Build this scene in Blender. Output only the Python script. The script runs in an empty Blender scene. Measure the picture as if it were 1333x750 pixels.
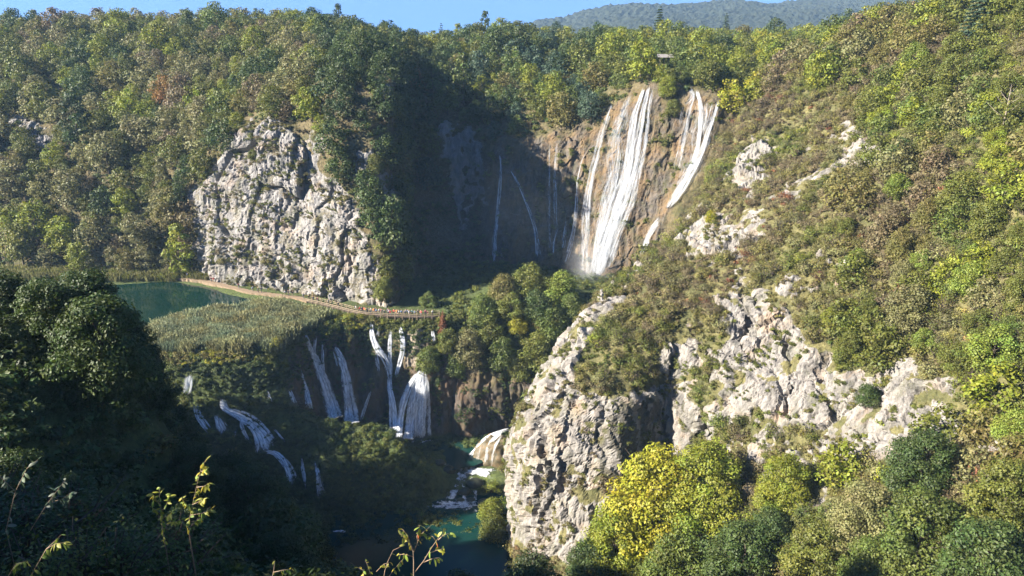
import bpy, bmesh, math, random
import numpy as np
from mathutils import Vector, Matrix

random.seed(7); RNG = np.random.default_rng(7)
S = bpy.context.scene
COL = S.collection
R = math.radians

# ------------------------------------------------------------------ camera, sky, sun, exposure
PITCH = R(18.8); F = 970.0; CX, CY = 666.5, 375.0
cam_d = bpy.data.cameras.new('camera'); cam = bpy.data.objects.new('camera', cam_d); COL.objects.link(cam)
cam_d.sensor_fit = 'HORIZONTAL'; cam_d.sensor_width = 36.0; cam_d.lens = 36.0*F/1333.0
cam_d.clip_start = 0.3; cam_d.clip_end = 20000
cam.location = (0, 0, 0); cam.rotation_euler = (math.pi/2-PITCH, 0, 0)
S.camera = cam
SUN = np.array([-0.962, -0.272, 0.0]); SUN /= np.linalg.norm(SUN); SUN_EL = R(29)
sd = np.array([SUN[0]*math.cos(SUN_EL), SUN[1]*math.cos(SUN_EL), math.sin(SUN_EL)])
W = bpy.data.worlds.new('World'); S.world = W; W.use_nodes = True
wn = W.node_tree; wn.nodes.clear()
wo = wn.nodes.new('ShaderNodeOutputWorld'); wb = wn.nodes.new('ShaderNodeBackground'); sky = wn.nodes.new('ShaderNodeTexSky')
sky.sky_type = 'NISHITA'; sky.sun_disc = False; sky.sun_elevation = SUN_EL; sky.sun_rotation = math.atan2(sd[0], sd[1])
sky.altitude = 500; sky.air_density = 1.0; sky.dust_density = 0.3; sky.ozone_density = 2.2
wb.inputs['Strength'].default_value = 0.082
tint = wn.nodes.new('ShaderNodeMix'); tint.data_type = 'RGBA'; tint.blend_type = 'MULTIPLY'; tint.inputs[0].default_value = 1.0; tint.inputs[7].default_value = (0.25, 0.47, 0.74, 1)
tcw = wn.nodes.new('ShaderNodeTexCoord'); up = wn.nodes.new('ShaderNodeVectorMath'); up.operation = 'ADD'; up.inputs[1].default_value = (0, 0, 0.34); nrm = wn.nodes.new('ShaderNodeVectorMath'); nrm.operation = 'NORMALIZE'
wn.links.new(tcw.outputs['Generated'], up.inputs[0]); wn.links.new(up.outputs[0], nrm.inputs[0]); wn.links.new(nrm.outputs[0], sky.inputs[0])   # clear mountain sky: no pale band at the horizon
wn.links.new(sky.outputs[0], tint.inputs[6]); wn.links.new(tint.outputs[2], wb.inputs[0]); wn.links.new(wb.outputs[0], wo.inputs[0])
sun_d = bpy.data.lights.new('sun', 'SUN'); sun = bpy.data.objects.new('sun', sun_d); COL.objects.link(sun)
sun_d.energy = 5.0; sun_d.angle = R(0.5); sun_d.color = (1.0, 0.92, 0.80)
sun.rotation_euler = Vector(sd).to_track_quat('Z', 'Y').to_euler()
S.view_settings.view_transform = 'Standard'; S.view_settings.look = 'None'
S.view_settings.exposure = 2.1; S.view_settings.gamma = 1.0
S.cycles.max_bounces = 6; S.cycles.transparent_max_bounces = 24; S.cycles.diffuse_bounces = 3
S.cycles.use_denoising = True

# ------------------------------------------------------------------ picture <-> place helpers
cp, sp = math.cos(PITCH), math.sin(PITCH)
def ray(px, py):
    u = (px-CX)/F; v = (CY-py)/F
    return np.array([u, cp+v*sp, -sp+v*cp])
def P(px, py, D):                       # point seen at px, py, D metres ahead
    d = ray(px, py); return d*(D/d[1])
def G(px, py, z):                       # point seen at px, py on the level z
    d = ray(px, py); return d*(z/d[2])
def Wp(px, D, z):                       # point in picture column px, D ahead, level z
    t = D*cp - z*sp; return np.array([(px-CX)/F*t, D, z])
def proj(p):
    p = np.asarray(p, float); t = p[..., 1]*cp - p[..., 2]*sp
    t = np.where(t < 0.05, 0.05, t)
    v = (p[..., 1]*sp + p[..., 2]*cp)/t
    return CX + F*p[..., 0]/t, CY - F*v, t

# ------------------------------------------------------------------ noise
def _h(ix, iy, iz):
    h = (ix*374761393 + iy*668265263 + iz*2147483647 + 1013904223) & 0xffffffff
    h = ((h ^ (h >> 13))*1274126177) & 0xffffffff
    return (h ^ (h >> 16))
GR = np.random.default_rng(3).normal(size=(256, 3)); GR /= np.linalg.norm(GR, axis=1)[:, None]
def noise(p, s=1.0, off=0.0):
    p = np.asarray(p)/s + off
    i = np.floor(p).astype(np.int64); f = p-i; w = f*f*f*(f*(f*6-15)+10)
    out = np.zeros(len(p))
    for dx in (0, 1):
        for dy in (0, 1):
            for dz in (0, 1):
                g = GR[_h(i[:, 0]+dx, i[:, 1]+dy, i[:, 2]+dz) & 255]
                d = g[:, 0]*(f[:, 0]-dx)+g[:, 1]*(f[:, 1]-dy)+g[:, 2]*(f[:, 2]-dz)
                wx = w[:, 0] if dx else 1-w[:, 0]; wy = w[:, 1] if dy else 1-w[:, 1]; wz = w[:, 2] if dz else 1-w[:, 2]
                out += d*wx*wy*wz
    return out*1.6
def fbm(p, s, n=4, off=0.0):
    a, o, t = 1.0, np.zeros(len(p)), 0
    for k in range(n):
        o += a*noise(p, s, off+k*7.3); t += a; a *= 0.5; s *= 0.47
    return o/t
def ridged(p, s, n=3, off=0.0):
    a, o, t = 1.0, np.zeros(len(p)), 0
    for k in range(n):
        o += a*(1-2*np.abs(noise(p, s, off+k*5.1))); t += a; a *= 0.55; s *= 0.45
    return o/t
def in_poly(x, y, poly):
    c = np.zeros(len(x), bool); n = len(poly)
    for i in range(n):
        x0, y0 = poly[i]; x1, y1 = poly[(i+1) % n]
        if y0 == y1: continue
        c ^= ((y0 > y) != (y1 > y)) & (x < (x1-x0)*(y-y0)/(y1-y0)+x0)
    return c
def poly_soft(x, y, poly, soft):        # 1 inside, fading to 0 over soft pixels each side
    d = np.full(len(x), 1e9); n = len(poly)
    for i in range(n):
        a = np.array(poly[i], float); b = np.array(poly[(i+1) % n], float); ab = b-a
        t = np.clip(((x-a[0])*ab[0]+(y-a[1])*ab[1])/(ab@ab+1e-9), 0, 1)
        d = np.minimum(d, np.hypot(x-a[0]-t*ab[0], y-a[1]-t*ab[1]))
    d = np.where(in_poly(x, y, poly), d, -d)
    return np.clip(0.5+d/(2*soft), 0, 1)

# ------------------------------------------------------------------ mesh helpers
def mesh_np(name, V, Fq, smooth=False):
    me = bpy.data.meshes.new(name); V = np.asarray(V, np.float32); Fq = np.asarray(Fq, np.int32); n, k = Fq.shape
    me.vertices.add(len(V)); me.vertices.foreach_set('co', V.ravel())
    me.loops.add(n*k); me.loops.foreach_set('vertex_index', Fq.ravel())
    me.polygons.add(n); me.polygons.foreach_set('loop_start', np.arange(0, n*k, k, dtype=np.int32))
    me.polygons.foreach_set('loop_total', np.full(n, k, np.int32))
    me.polygons.foreach_set('use_smooth', np.full(n, smooth))
    me.update(calc_edges=True); return me
def pt_col(me, name, C):
    C = np.asarray(C, np.float32)
    if C.shape[1] == 3: C = np.hstack([C, np.ones((len(C), 1), np.float32)])
    me.attributes.new(name, 'FLOAT_COLOR', 'POINT').data.foreach_set('color', np.ascontiguousarray(C).ravel())
def pt_f(me, name, v):
    me.attributes.new(name, 'FLOAT', 'POINT').data.foreach_set('value', np.asarray(v, np.float32).ravel())
def obj(name, me, mat=None, parent=None):
    o = bpy.data.objects.new(name, me); COL.objects.link(o)
    if mat is not None and len(me.materials) == 0: me.materials.append(mat)
    if parent is not None: o.parent = parent
    return o
def tag(o, label=None, cat=None, group=None, kind=None):
    if label: o['label'] = label
    if cat: o['category'] = cat
    if group: o['group'] = group
    if kind: o['kind'] = kind
    return o
def empty(name, loc, rz=0.0):
    o = bpy.data.objects.new(name, None); COL.objects.link(o); o.location = loc; o.rotation_euler = (0, 0, rz)
    o.empty_display_size = 0.3; return o
def grid_faces(nr, nc):
    i = np.arange((nr-1)*(nc-1)); r, c = i//(nc-1), i % (nc-1); a = r*nc+c
    return np.stack([a, a+1, a+nc+1, a+nc], 1)
class MB:
    def __init__(s): s.v = []; s.f = []; s.n = 0
    def add(s, v, f):
        s.v.append(np.asarray(v, float)); s.f += [tuple(int(i)+s.n for i in q) for q in f]; s.n += len(v)
    def tube(s, pts, rad, k=6, cap=True):
        pts = np.asarray(pts, float); n = len(pts); rad = np.broadcast_to(np.asarray(rad, float), (n,))
        t = np.gradient(pts, axis=0); t /= np.linalg.norm(t, axis=1)[:, None]+1e-9
        ref = np.array([0.31, 0.17, 0.93]); V = []
        for i in range(n):
            a = np.cross(t[i], ref); a /= np.linalg.norm(a)+1e-9; b = np.cross(t[i], a)
            for j in range(k):
                th = 2*math.pi*j/k; V.append(pts[i]+rad[i]*(a*math.cos(th)+b*math.sin(th)))
        f = [(i*k+j, i*k+(j+1) % k, (i+1)*k+(j+1) % k, (i+1)*k+j) for i in range(n-1) for j in range(k)]
        if cap: f += [tuple(range(k))[::-1], tuple((n-1)*k+j for j in range(k))]
        s.add(V, f)
    def box(s, c, h, ax=None):
        c = np.asarray(c, float); A = np.eye(3) if ax is None else np.asarray(ax, float)
        V = [c+A[0]*h[0]*x+A[1]*h[1]*y+A[2]*h[2]*z for x in (-1, 1) for y in (-1, 1) for z in (-1, 1)]
        s.add(V, [(0, 1, 3, 2), (4, 6, 7, 5), (0, 4, 5, 1), (2, 3, 7, 6), (0, 2, 6, 4), (1, 5, 7, 3)])
    def mesh(s, name, smooth=False):
        me = bpy.data.meshes.new(name); me.from_pydata(np.concatenate(s.v).tolist(), [], s.f)
        if smooth: me.polygons.foreach_set('use_smooth', np.full(len(me.polygons), True))
        me.update(); return me

# ------------------------------------------------------------------ materials
def new_mat(name):
    m = bpy.data.materials.new(name); m.use_nodes = True; nt = m.node_tree; nt.nodes.clear(); return m, nt
class NT:
    def __init__(s, nt): s.nt = nt
    def n(s, t, **kw):
        x = s.nt.nodes.new(t)
        for k, v in kw.items():
            if k.startswith('i_'):
                key = k[2:]; x.inputs[int(key) if key.isdigit() else key.replace('_', ' ')].default_value = v
            else: setattr(x, k, v)
        return x
    def l(s, a, b): s.nt.links.new(a, b)
    def noise(s, scale, detail=6, rough=0.6, vec=None):
        x = s.n('ShaderNodeTexNoise'); x.inputs['Scale'].default_value = scale; x.inputs['Detail'].default_value = detail; x.inputs['Roughness'].default_value = rough
        if vec is not None: s.l(vec, x.inputs['Vector'])
        return x.outputs['Fac']
    def ramp(s, fac, stops):
        r = s.n('ShaderNodeValToRGB'); e = r.color_ramp.elements
        while len(e) < len(stops): e.new(0.5)
        for i, (p, c) in enumerate(stops):
            e[i].position = p; e[i].color = (*c, 1) if len(c) == 3 else c
        s.l(fac, r.inputs[0]); return r.outputs[0]
    def mix(s, fac, a, b, blend='MIX'):
        m = s.n('ShaderNodeMix', data_type='RGBA', blend_type=blend)
        for k, v in ((0, fac), (6, a), (7, b)):
            if isinstance(v, (int, float)): m.inputs[k].default_value = v
            elif isinstance(v, tuple): m.inputs[k].default_value = (*v, 1) if len(v) == 3 else v
            else: s.l(v, m.inputs[k])
        return m.outputs[2]
    def math(s, op, a, b=0.0, clamp=False):
        m = s.n('ShaderNodeMath', operation=op); m.use_clamp = clamp
        for k, v in ((0, a), (1, b)):
            if isinstance(v, (int, float)): m.inputs[k].default_value = v
            else: s.l(v, m.inputs[k])
        return m.outputs[0]
    def out(s, sh): s.l(sh, s.n('ShaderNodeOutputMaterial').inputs[0])

def g3(v): return (v, v, v)
def mapped(T, sx, sy, sz):
    tc = T.n('ShaderNodeTexCoord'); mp = T.n('ShaderNodeMapping'); mp.inputs['Scale'].default_value = (sx, sy, sz)
    T.l(tc.outputs['Object'], mp.inputs[0]); return tc.outputs['Object'], mp.outputs[0]

def terrain_mat(name, rockA, rockB, stain, soilA, soilB, tufA, tufB):
    m, nt = new_mat(name); T = NT(nt)
    at = T.n('ShaderNodeAttribute', attribute_name='mask'); sep = T.n('ShaderNodeSeparateColor'); T.l(at.outputs['Color'], sep.inputs[0])
    pos, vert = mapped(T, 1, 1, 0.22)
    n1 = T.noise(0.16, 9, 0.65, pos); n2 = T.noise(0.9, 8, 0.7, vert); n3 = T.noise(3.2, 5, 0.7, pos); n4 = T.noise(0.35, 8, 0.65, vert)
    rock = T.mix(T.ramp(n2, [(0.35, g3(0)), (0.62, g3(1))]), rockA, rockB)
    rock = T.mix(T.ramp(n4, [(0.50, g3(0)), (0.66, g3(0.85))]), rock, stain)
    rock = T.mix(T.ramp(n1, [(0.52, g3(0)), (0.72, g3(0.5))]), rock, (0.36, 0.23, 0.12))
    rock = T.mix(T.ramp(n3, [(0.30, g3(0.75)), (0.45, g3(0))]), rock, (0.11, 0.10, 0.085))
    tufB = T.mix(T.ramp(n1, [(0.42, g3(0)), (0.58, g3(1))]), tufB, tufA); tufA = T.mix(T.ramp(n1, [(0.42, g3(0)), (0.58, g3(1))]), tuple(0.25*q+0.09 for q in tufA), tufA)
    tuf = T.mix(T.ramp(n2, [(0.36, g3(0)), (0.64, g3(1))]), tufA, tufB)
    tuf = T.mix(T.ramp(n4, [(0.5, g3(0)), (0.7, g3(0.9))]), tuf, (0.05, 0.055, 0.025))
    tuf = T.mix(T.ramp(n3, [(0.34, g3(0.7)), (0.5, g3(0))]), tuf, (0.07, 0.05, 0.035))
    soil = T.mix(T.ramp(n3, [(0.35, g3(0)), (0.65, g3(1))]), soilA, soilB)
    n5 = T.noise(1.1, 8, 0.75, pos); soil = T.mix(T.ramp(n5, [(0.42, g3(0)), (0.56, g3(0.85))]), soil, tuple(q*1.75 for q in soilB)); soil = T.mix(T.ramp(n5, [(0.28, g3(0.8)), (0.40, g3(0))]), soil, tuple(q*0.35 for q in soilA))
    soil = T.mix(T.ramp(n1, [(0.45, g3(0)), (0.6, g3(0.6))]), soil, (0.05, 0.06, 0.022))
    c = T.mix(sep.outputs[1], soil, tuf); 
    e = T.math('ADD', sep.outputs[0], T.math('MULTIPLY', T.math('SUBTRACT', n3, 0.5), 0.9), True)
    e = T.ramp(e, [(0.38, g3(0)), (0.52, g3(1))])
    c = T.mix(e, c, rock)
    c = T.mix(T.math('MULTIPLY', sep.outputs[2], T.ramp(n3, [(0.4, g3(0)), (0.55, g3(1))])), c, (0.075, 0.08, 0.025))
    b = T.n('ShaderNodeBump'); b.inputs['Strength'].default_value = 0.9; b.inputs['Distance'].default_value = 0.35
    T.l(T.math('ADD', T.math('MULTIPLY', n2, 0.8), n3), b.inputs['Height'])
    bs = T.n('ShaderNodeBsdfPrincipled'); bs.inputs['Roughness'].default_value = 0.92; bs.inputs['Specular IOR Level'].default_value = 0.2
    T.l(c, bs.inputs['Base Color']); T.l(b.outputs[0], bs.inputs['Normal']); T.out(bs.outputs[0]); return m
M_far = terrain_mat('limestone_and_soil', (0.31, 0.29, 0.268), (0.18, 0.172, 0.165), (0.095, 0.095, 0.095), (0.060, 0.050, 0.026), (0.085, 0.068, 0.035), (0.165, 0.112, 0.06), (0.08, 0.064, 0.045))
M_right = terrain_mat('bright_limestone_and_soil', (0.32, 0.292, 0.260), (0.18, 0.17, 0.157), (0.085, 0.08, 0.075), (0.075, 0.066, 0.028), (0.10, 0.09, 0.038), (0.11, 0.10, 0.085), (0.06, 0.055, 0.05))
M_trav = terrain_mat('mossy_travertine', (0.30, 0.25, 0.19), (0.2, 0.17, 0.13), (0.10, 0.08, 0.06), (0.034, 0.046, 0.015), (0.052, 0.066, 0.020), (0.115, 0.078, 0.05), (0.055, 0.043, 0.032))

def leaf_mat(name, inst):
    m, nt = new_mat(name); T = NT(nt)
    if inst: c0 = T.n('ShaderNodeAttribute', attribute_name='tint', attribute_type='INSTANCER').outputs['Color']
    else: c0 = T.n('ShaderNodeObjectInfo').outputs['Color']
    v = T.n('ShaderNodeAttribute', attribute_name='shade')
    sep = T.n('ShaderNodeSeparateColor'); T.l(v.outputs['Color'], sep.inputs[0])
    hs = T.n('ShaderNodeHueSaturation'); T.l(c0, hs.inputs['Color']); T.l(sep.outputs[0], hs.inputs['Hue']); T.l(sep.outputs[1], hs.inputs['Value'])
    d = T.n('ShaderNodeBsdfPrincipled'); d.inputs['Roughness'].default_value = 0.55; d.inputs['Specular IOR Level'].default_value = 0.35
    t = T.n('ShaderNodeBsdfTranslucent'); mx = T.n('ShaderNodeMixShader'); mx.inputs[0].default_value = 0.35
    T.l(hs.outputs[0], d.inputs['Base Color']); T.l(hs.outputs[0], t.inputs[0]); T.l(d.outputs[0], mx.inputs[1]); T.l(t.outputs[0], mx.inputs[2]); T.out(mx.outputs[0]); return m
M_leaf = leaf_mat('leaves', False); M_leafi = leaf_mat('undergrowth_leaves', True)
def simple(name, c1, c2, scale=3.0, rough=0.85, bump=0.3, spec=0.3):
    m, nt = new_mat(name); T = NT(nt); pos, _ = mapped(T, 1, 1, 1)
    n = T.noise(scale, 6, 0.6, pos); c = T.mix(T.ramp(n, [(0.35, g3(0)), (0.65, g3(1))]), c1, c2)
    b = T.n('ShaderNodeBump'); b.inputs['Strength'].default_value = bump; b.inputs['Distance'].default_value = 0.1; T.l(n, b.inputs['Height'])
    d = T.n('ShaderNodeBsdfPrincipled'); d.inputs['Roughness'].default_value = rough; d.inputs['Specular IOR Level'].default_value = spec
    T.l(c, d.inputs['Base Color']); T.l(b.outputs[0], d.inputs['Normal']); T.out(d.outputs[0]); return m
M_bark = simple('bark', (0.11, 0.085, 0.06), (0.055, 0.045, 0.035), 4)
M_pale = simple('pale_bark', (0.36, 0.31, 0.25), (0.22, 0.18, 0.14), 5)
M_twig = simple('sapling_bark', (0.27, 0.20, 0.14), (0.17, 0.12, 0.08), 30)
M_wood = simple('weathered_wood', (0.34, 0.265, 0.18), (0.22, 0.17, 0.11), 6)
M_path = simple('trodden_path', (0.23, 0.165, 0.105), (0.17, 0.125, 0.08), 2)
M_deck = simple('grey_deck_planks', (0.16, 0.125, 0.09), (0.10, 0.08, 0.06), 6)
M_roof = simple('grey_shingles', (0.24, 0.22, 0.21), (0.15, 0.14, 0.135), 3)
M_boul = simple('grey_rock', (0.24, 0.24, 0.25), (0.10, 0.10, 0.11), 0.9, 0.95, 0.8)
M_wet = simple('wet_rock', (0.05, 0.055, 0.03), (0.025, 0.027, 0.018), 1.5, 0.5, 0.8)
M_ground = simple('valley_ground', (0.06, 0.06, 0.03), (0.04, 0.045, 0.02), 0.05)

def water_mat(name, deep, shallow, bump, rough=0.04):
    m, nt = new_mat(name); T = NT(nt); pos, _ = mapped(T, 1, 1.0, 1)
    n = T.noise(1.3, 5, 0.6, pos); n2 = T.noise(0.06, 3, 0.5, pos)
    c = T.mix(T.ramp(n2, [(0.35, g3(0)), (0.65, g3(1))]), deep, shallow)
    b = T.n('ShaderNodeBump'); b.inputs['Strength'].default_value = bump; b.inputs['Distance'].default_value = 0.06; T.l(n, b.inputs['Height'])
    d = T.n('ShaderNodeBsdfPrincipled'); d.inputs['Roughness'].default_value = rough; d.inputs['IOR'].default_value = 1.33
    T.l(c, d.inputs['Base Color']); T.l(b.outputs[0], d.inputs['Normal']); T.out(d.outputs[0]); return m
M_lake = water_mat('lake_water', (0.0018, 0.014, 0.010), (0.004, 0.020, 0.014), 0.12)
M_pool = water_mat('pool_water', (0.004, 0.028, 0.025), (0.010, 0.036, 0.028), 0.5, 0.08)

def fall_mat(name, lo, hi, sx, sy, alb=0.68):
    m, nt = new_mat(name); T = NT(nt)
    at = T.n('ShaderNodeAttribute', attribute_name='flow'); sep = T.n('ShaderNodeSeparateColor'); T.l(at.outputs['Color'], sep.inputs[0])
    mp = T.n('ShaderNodeMapping'); mp.inputs['Scale'].default_value = (sx, sy, 1); T.l(at.outputs['Vector'], mp.inputs[0])
    n = T.noise(1.0, 7, 0.62, mp.outputs[0])
    f = T.math('ADD', n, T.math('MULTIPLY', T.math('SUBTRACT', sep.outputs[2], 0.5), 0.55))
    a = T.ramp(f, [(lo, g3(0)), (hi, g3(1))])
    d = T.n('ShaderNodeBsdfPrincipled'); d.inputs['Base Color'].default_value = (alb*.97, alb, alb*1.03, 1); d.inputs['Roughness'].default_value = 0.5
    t = T.n('ShaderNodeBsdfTranslucent'); t.inputs[0].default_value = (0.8, 0.84, 0.88, 1); mw = T.n('ShaderNodeMixShader'); mw.inputs[0].default_value = 0.25
    T.l(d.outputs[0], mw.inputs[1]); T.l(t.outputs[0], mw.inputs[2])
    tr = T.n('ShaderNodeBsdfTransparent'); mx = T.n('ShaderNodeMixShader'); T.l(a, mx.inputs[0]); T.l(tr.outputs[0], mx.inputs[1]); T.l(mw.outputs[0], mx.inputs[2]); T.out(mx.outputs[0]); return m
M_fall = fall_mat('falling_water', 0.41, 1.08, 2.6, 0.30)
M_casc = fall_mat('cascade_water', 0.36, 0.80, 2.6, 0.5, 0.86)  # whiter copy of the falling water: brightness of the shaded cascades put into colour
M_rapid = fall_mat('rapid_water', 0.40, 0.66, 0.9, 0.55, 0.8)
M_foam = fall_mat('foam', 0.40, 0.60, 0.9, 0.9)

# ------------------------------------------------------------------ lofted landforms
def pchip(Y, xn):
    n = len(Y); h = 1.0; d = np.diff(Y, axis=0)/h; m = np.zeros_like(Y)
    s = d[:-1]*d[1:]; m[1:-1] = np.where(s > 0, 2*d[:-1]*d[1:]/(d[:-1]+d[1:]+np.where(s > 0, 0, 1)), 0)
    m[0] = d[0]; m[-1] = d[-1]
    i = np.clip(np.floor(xn).astype(int), 0, n-2); t = xn-i
    t = t.reshape(-1, *([1]*(Y.ndim-1)))
    return (2*t**3-3*t**2+1)*Y[i]+(t**3-2*t**2+t)*m[i]+(-2*t**3+3*t**2)*Y[i+1]+(t**3-t**2)*m[i+1]
LANDS = {}
class Land: pass
def loft(name, cols, nr, nc):
    """cols: list of columns, each a list of points from bottom to top"""
    C = np.array([[p for p in c] for c in cols])               # K x R x 3
    px, py, dep = proj(C)
    Q = np.stack([px, py], -1); Q = np.clip(Q, -300, 1600)
    dc = np.linalg.norm(np.diff(Q, axis=0), axis=-1).mean(1)+2; dr = np.linalg.norm(np.diff(Q, axis=1), axis=-1).mean(0)+2
    def par(d, n):
        cum = np.concatenate([[0], np.cumsum(d)]); return np.interp(np.linspace(0, cum[-1], n), cum, np.arange(len(cum)))
    A = pchip(C, par(dc, nc))                                   # nc x R x 3
    B = pchip(np.swapaxes(A, 0, 1), par(dr, nr))                # nr x nc x 3
    L = Land(); L.name = name; L.nr, L.nc = nr, nc; L.V = B.reshape(-1, 3); set_geo(L); return L
def set_geo(L):
    g = L.V.reshape(L.nr, L.nc, 3); a = np.gradient(g, axis=1); b = np.gradient(g, axis=0)
    n = np.cross(a, b).reshape(-1, 3); ar = np.linalg.norm(n, axis=1)+1e-9; L.N = n/ar[:, None]; L.area = ar
    L.px, L.py, L.dep = proj(L.V)
def cells(p, s, off):
    """for every point: height of its own tilted facet, and the distance to the joint beside it"""
    q = p/s+off; i0 = np.floor(q).astype(np.int64); n = len(q); d1 = np.full(n, 9.0); d2 = np.full(n, 9.0); h = np.zeros(n)
    for dx in (-1, 0, 1):
        for dy in (-1, 0, 1):
            for dz in (-1, 0, 1):
                i = i0+np.array([dx, dy, dz]); k = _h(i[:, 0], i[:, 1], i[:, 2])
                c = np.stack([(k & 255)/255., ((k >> 8) & 255)/255., ((k >> 16) & 255)/255.], 1)*0.9+0.05; e = q-i-c; d = (e*e).sum(1)
                hh = ((k >> 5) & 127)/127.-0.5+(e*GR[(k >> 3) & 255]).sum(1)*0.9
                m = d < d1; d2 = np.where(m, d1, np.minimum(d2, d)); h = np.where(m, hh, h); d1 = np.where(m, d, d1)
    return h, np.sqrt(d2)-np.sqrt(d1)
def rock_disp(p):
    w = np.stack([noise(p, 6, 1.0), noise(p, 6, 2.0), noise(p, 6, 3.0)], 1)*1.6+np.stack([noise(p, 1.6, 1.0), noise(p, 1.6, 2.0), noise(p, 1.6, 3.0)], 1)*0.35
    p2 = p+w; d = 2.0*ridged(p*np.array([1, 1, .5]), 17, 2)
    for sc, am, cr, st in ((9.0, 2.6, .9, .45), (3.6, 1.15, .55, .5), (1.5, .48, .3, .6)):
        h, e = cells(p2*np.array([1, 1, st]), sc, sc); d += h*am-np.maximum(0, .12-e)/.12*cr
    return d+0.22*fbm(p, .9, 2)
def smooth_rock(p):
    w = np.stack([noise(p, 9, 1.0), noise(p, 9, 2.0), noise(p, 9, 3.0)], 1)*2.5+np.stack([noise(p, 2, 1.0), noise(p, 2, 2.0), noise(p, 2, 3.0)], 1)*0.4
    p2 = p+w; d = 1.7*ridged(p*np.array([1, 1, .5]), 16, 2)
    for sc, am, cr, st in ((15.0, 2.9, 1.1, .40), (5.5, 1.05, .6, .30), (2.2, .42, .3, .35)):
        h, e = cells(p2*np.array([1, 1, st]), sc, sc+.5); d += h*am-np.maximum(0, .10-e)/.10*cr
    return d+0.45*ridged(p*np.array([1, 1, .2]), 1.7, 2)+.22*fbm(p, .8, 2)
def tufa_disp(p):
    w = np.stack([noise(p, 5, 1.0), noise(p, 5, 2.0), 0*p[:, 0]], 1)*1.2; q = p+w
    d = 1.5*ridged(q*np.array([1, 1, .13]), 7, 2)+.9*ridged(q*np.array([1, 1, .2]), 2.6, 3, 4.0)+.5*fbm(p, 1.5, 3)
    h, e = cells(q*np.array([1, 1, .6]), 4.5, 2.2); return d+h*.9
def finish(L, name, mat, rock, tufa, moss, amp=1.0, soil_amp=1.0, label=None, kind='structure'):
    k = np.clip(rock+0.85*tufa, 0, 1); tw = np.clip(tufa/(rock+tufa+1e-6), 0, 1)
    d = ((smooth_rock(L.V) if L.name == 'far' else 0.5*rock_disp(L.V)+0.6*smooth_rock(L.V))*(1-tw)+tufa_disp(L.V)*tw)*amp*k + soil_amp*fbm(L.V, 11, 4, 5.5)*2.2*(1-k)
    L.V = L.V + L.N*d[:, None]; set_geo(L); L.rock = rock; L.tufa = tufa; L.moss = moss
    me = mesh_np(name, L.V, grid_faces(L.nr, L.nc), False); pt_col(me, 'mask', np.stack([rock, tufa, moss], 1))
    o = obj(name, me, mat); tag(o, label, None, None, kind); LANDS[L.name] = L; return o
def jitter(L, s, a): return fbm(L.V, s, 3, 2.2)*a, fbm(L.V, s, 3, 12.2)*a
def mask_polys(L, polys, soft=6, js=7, ja=26):
    jx, jy = jitter(L, js, ja); m = np.zeros(len(L.V))
    for pl in polys: m = np.maximum(m, poly_soft(L.px+jx, L.py+jy, pl, soft))
    return m

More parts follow.
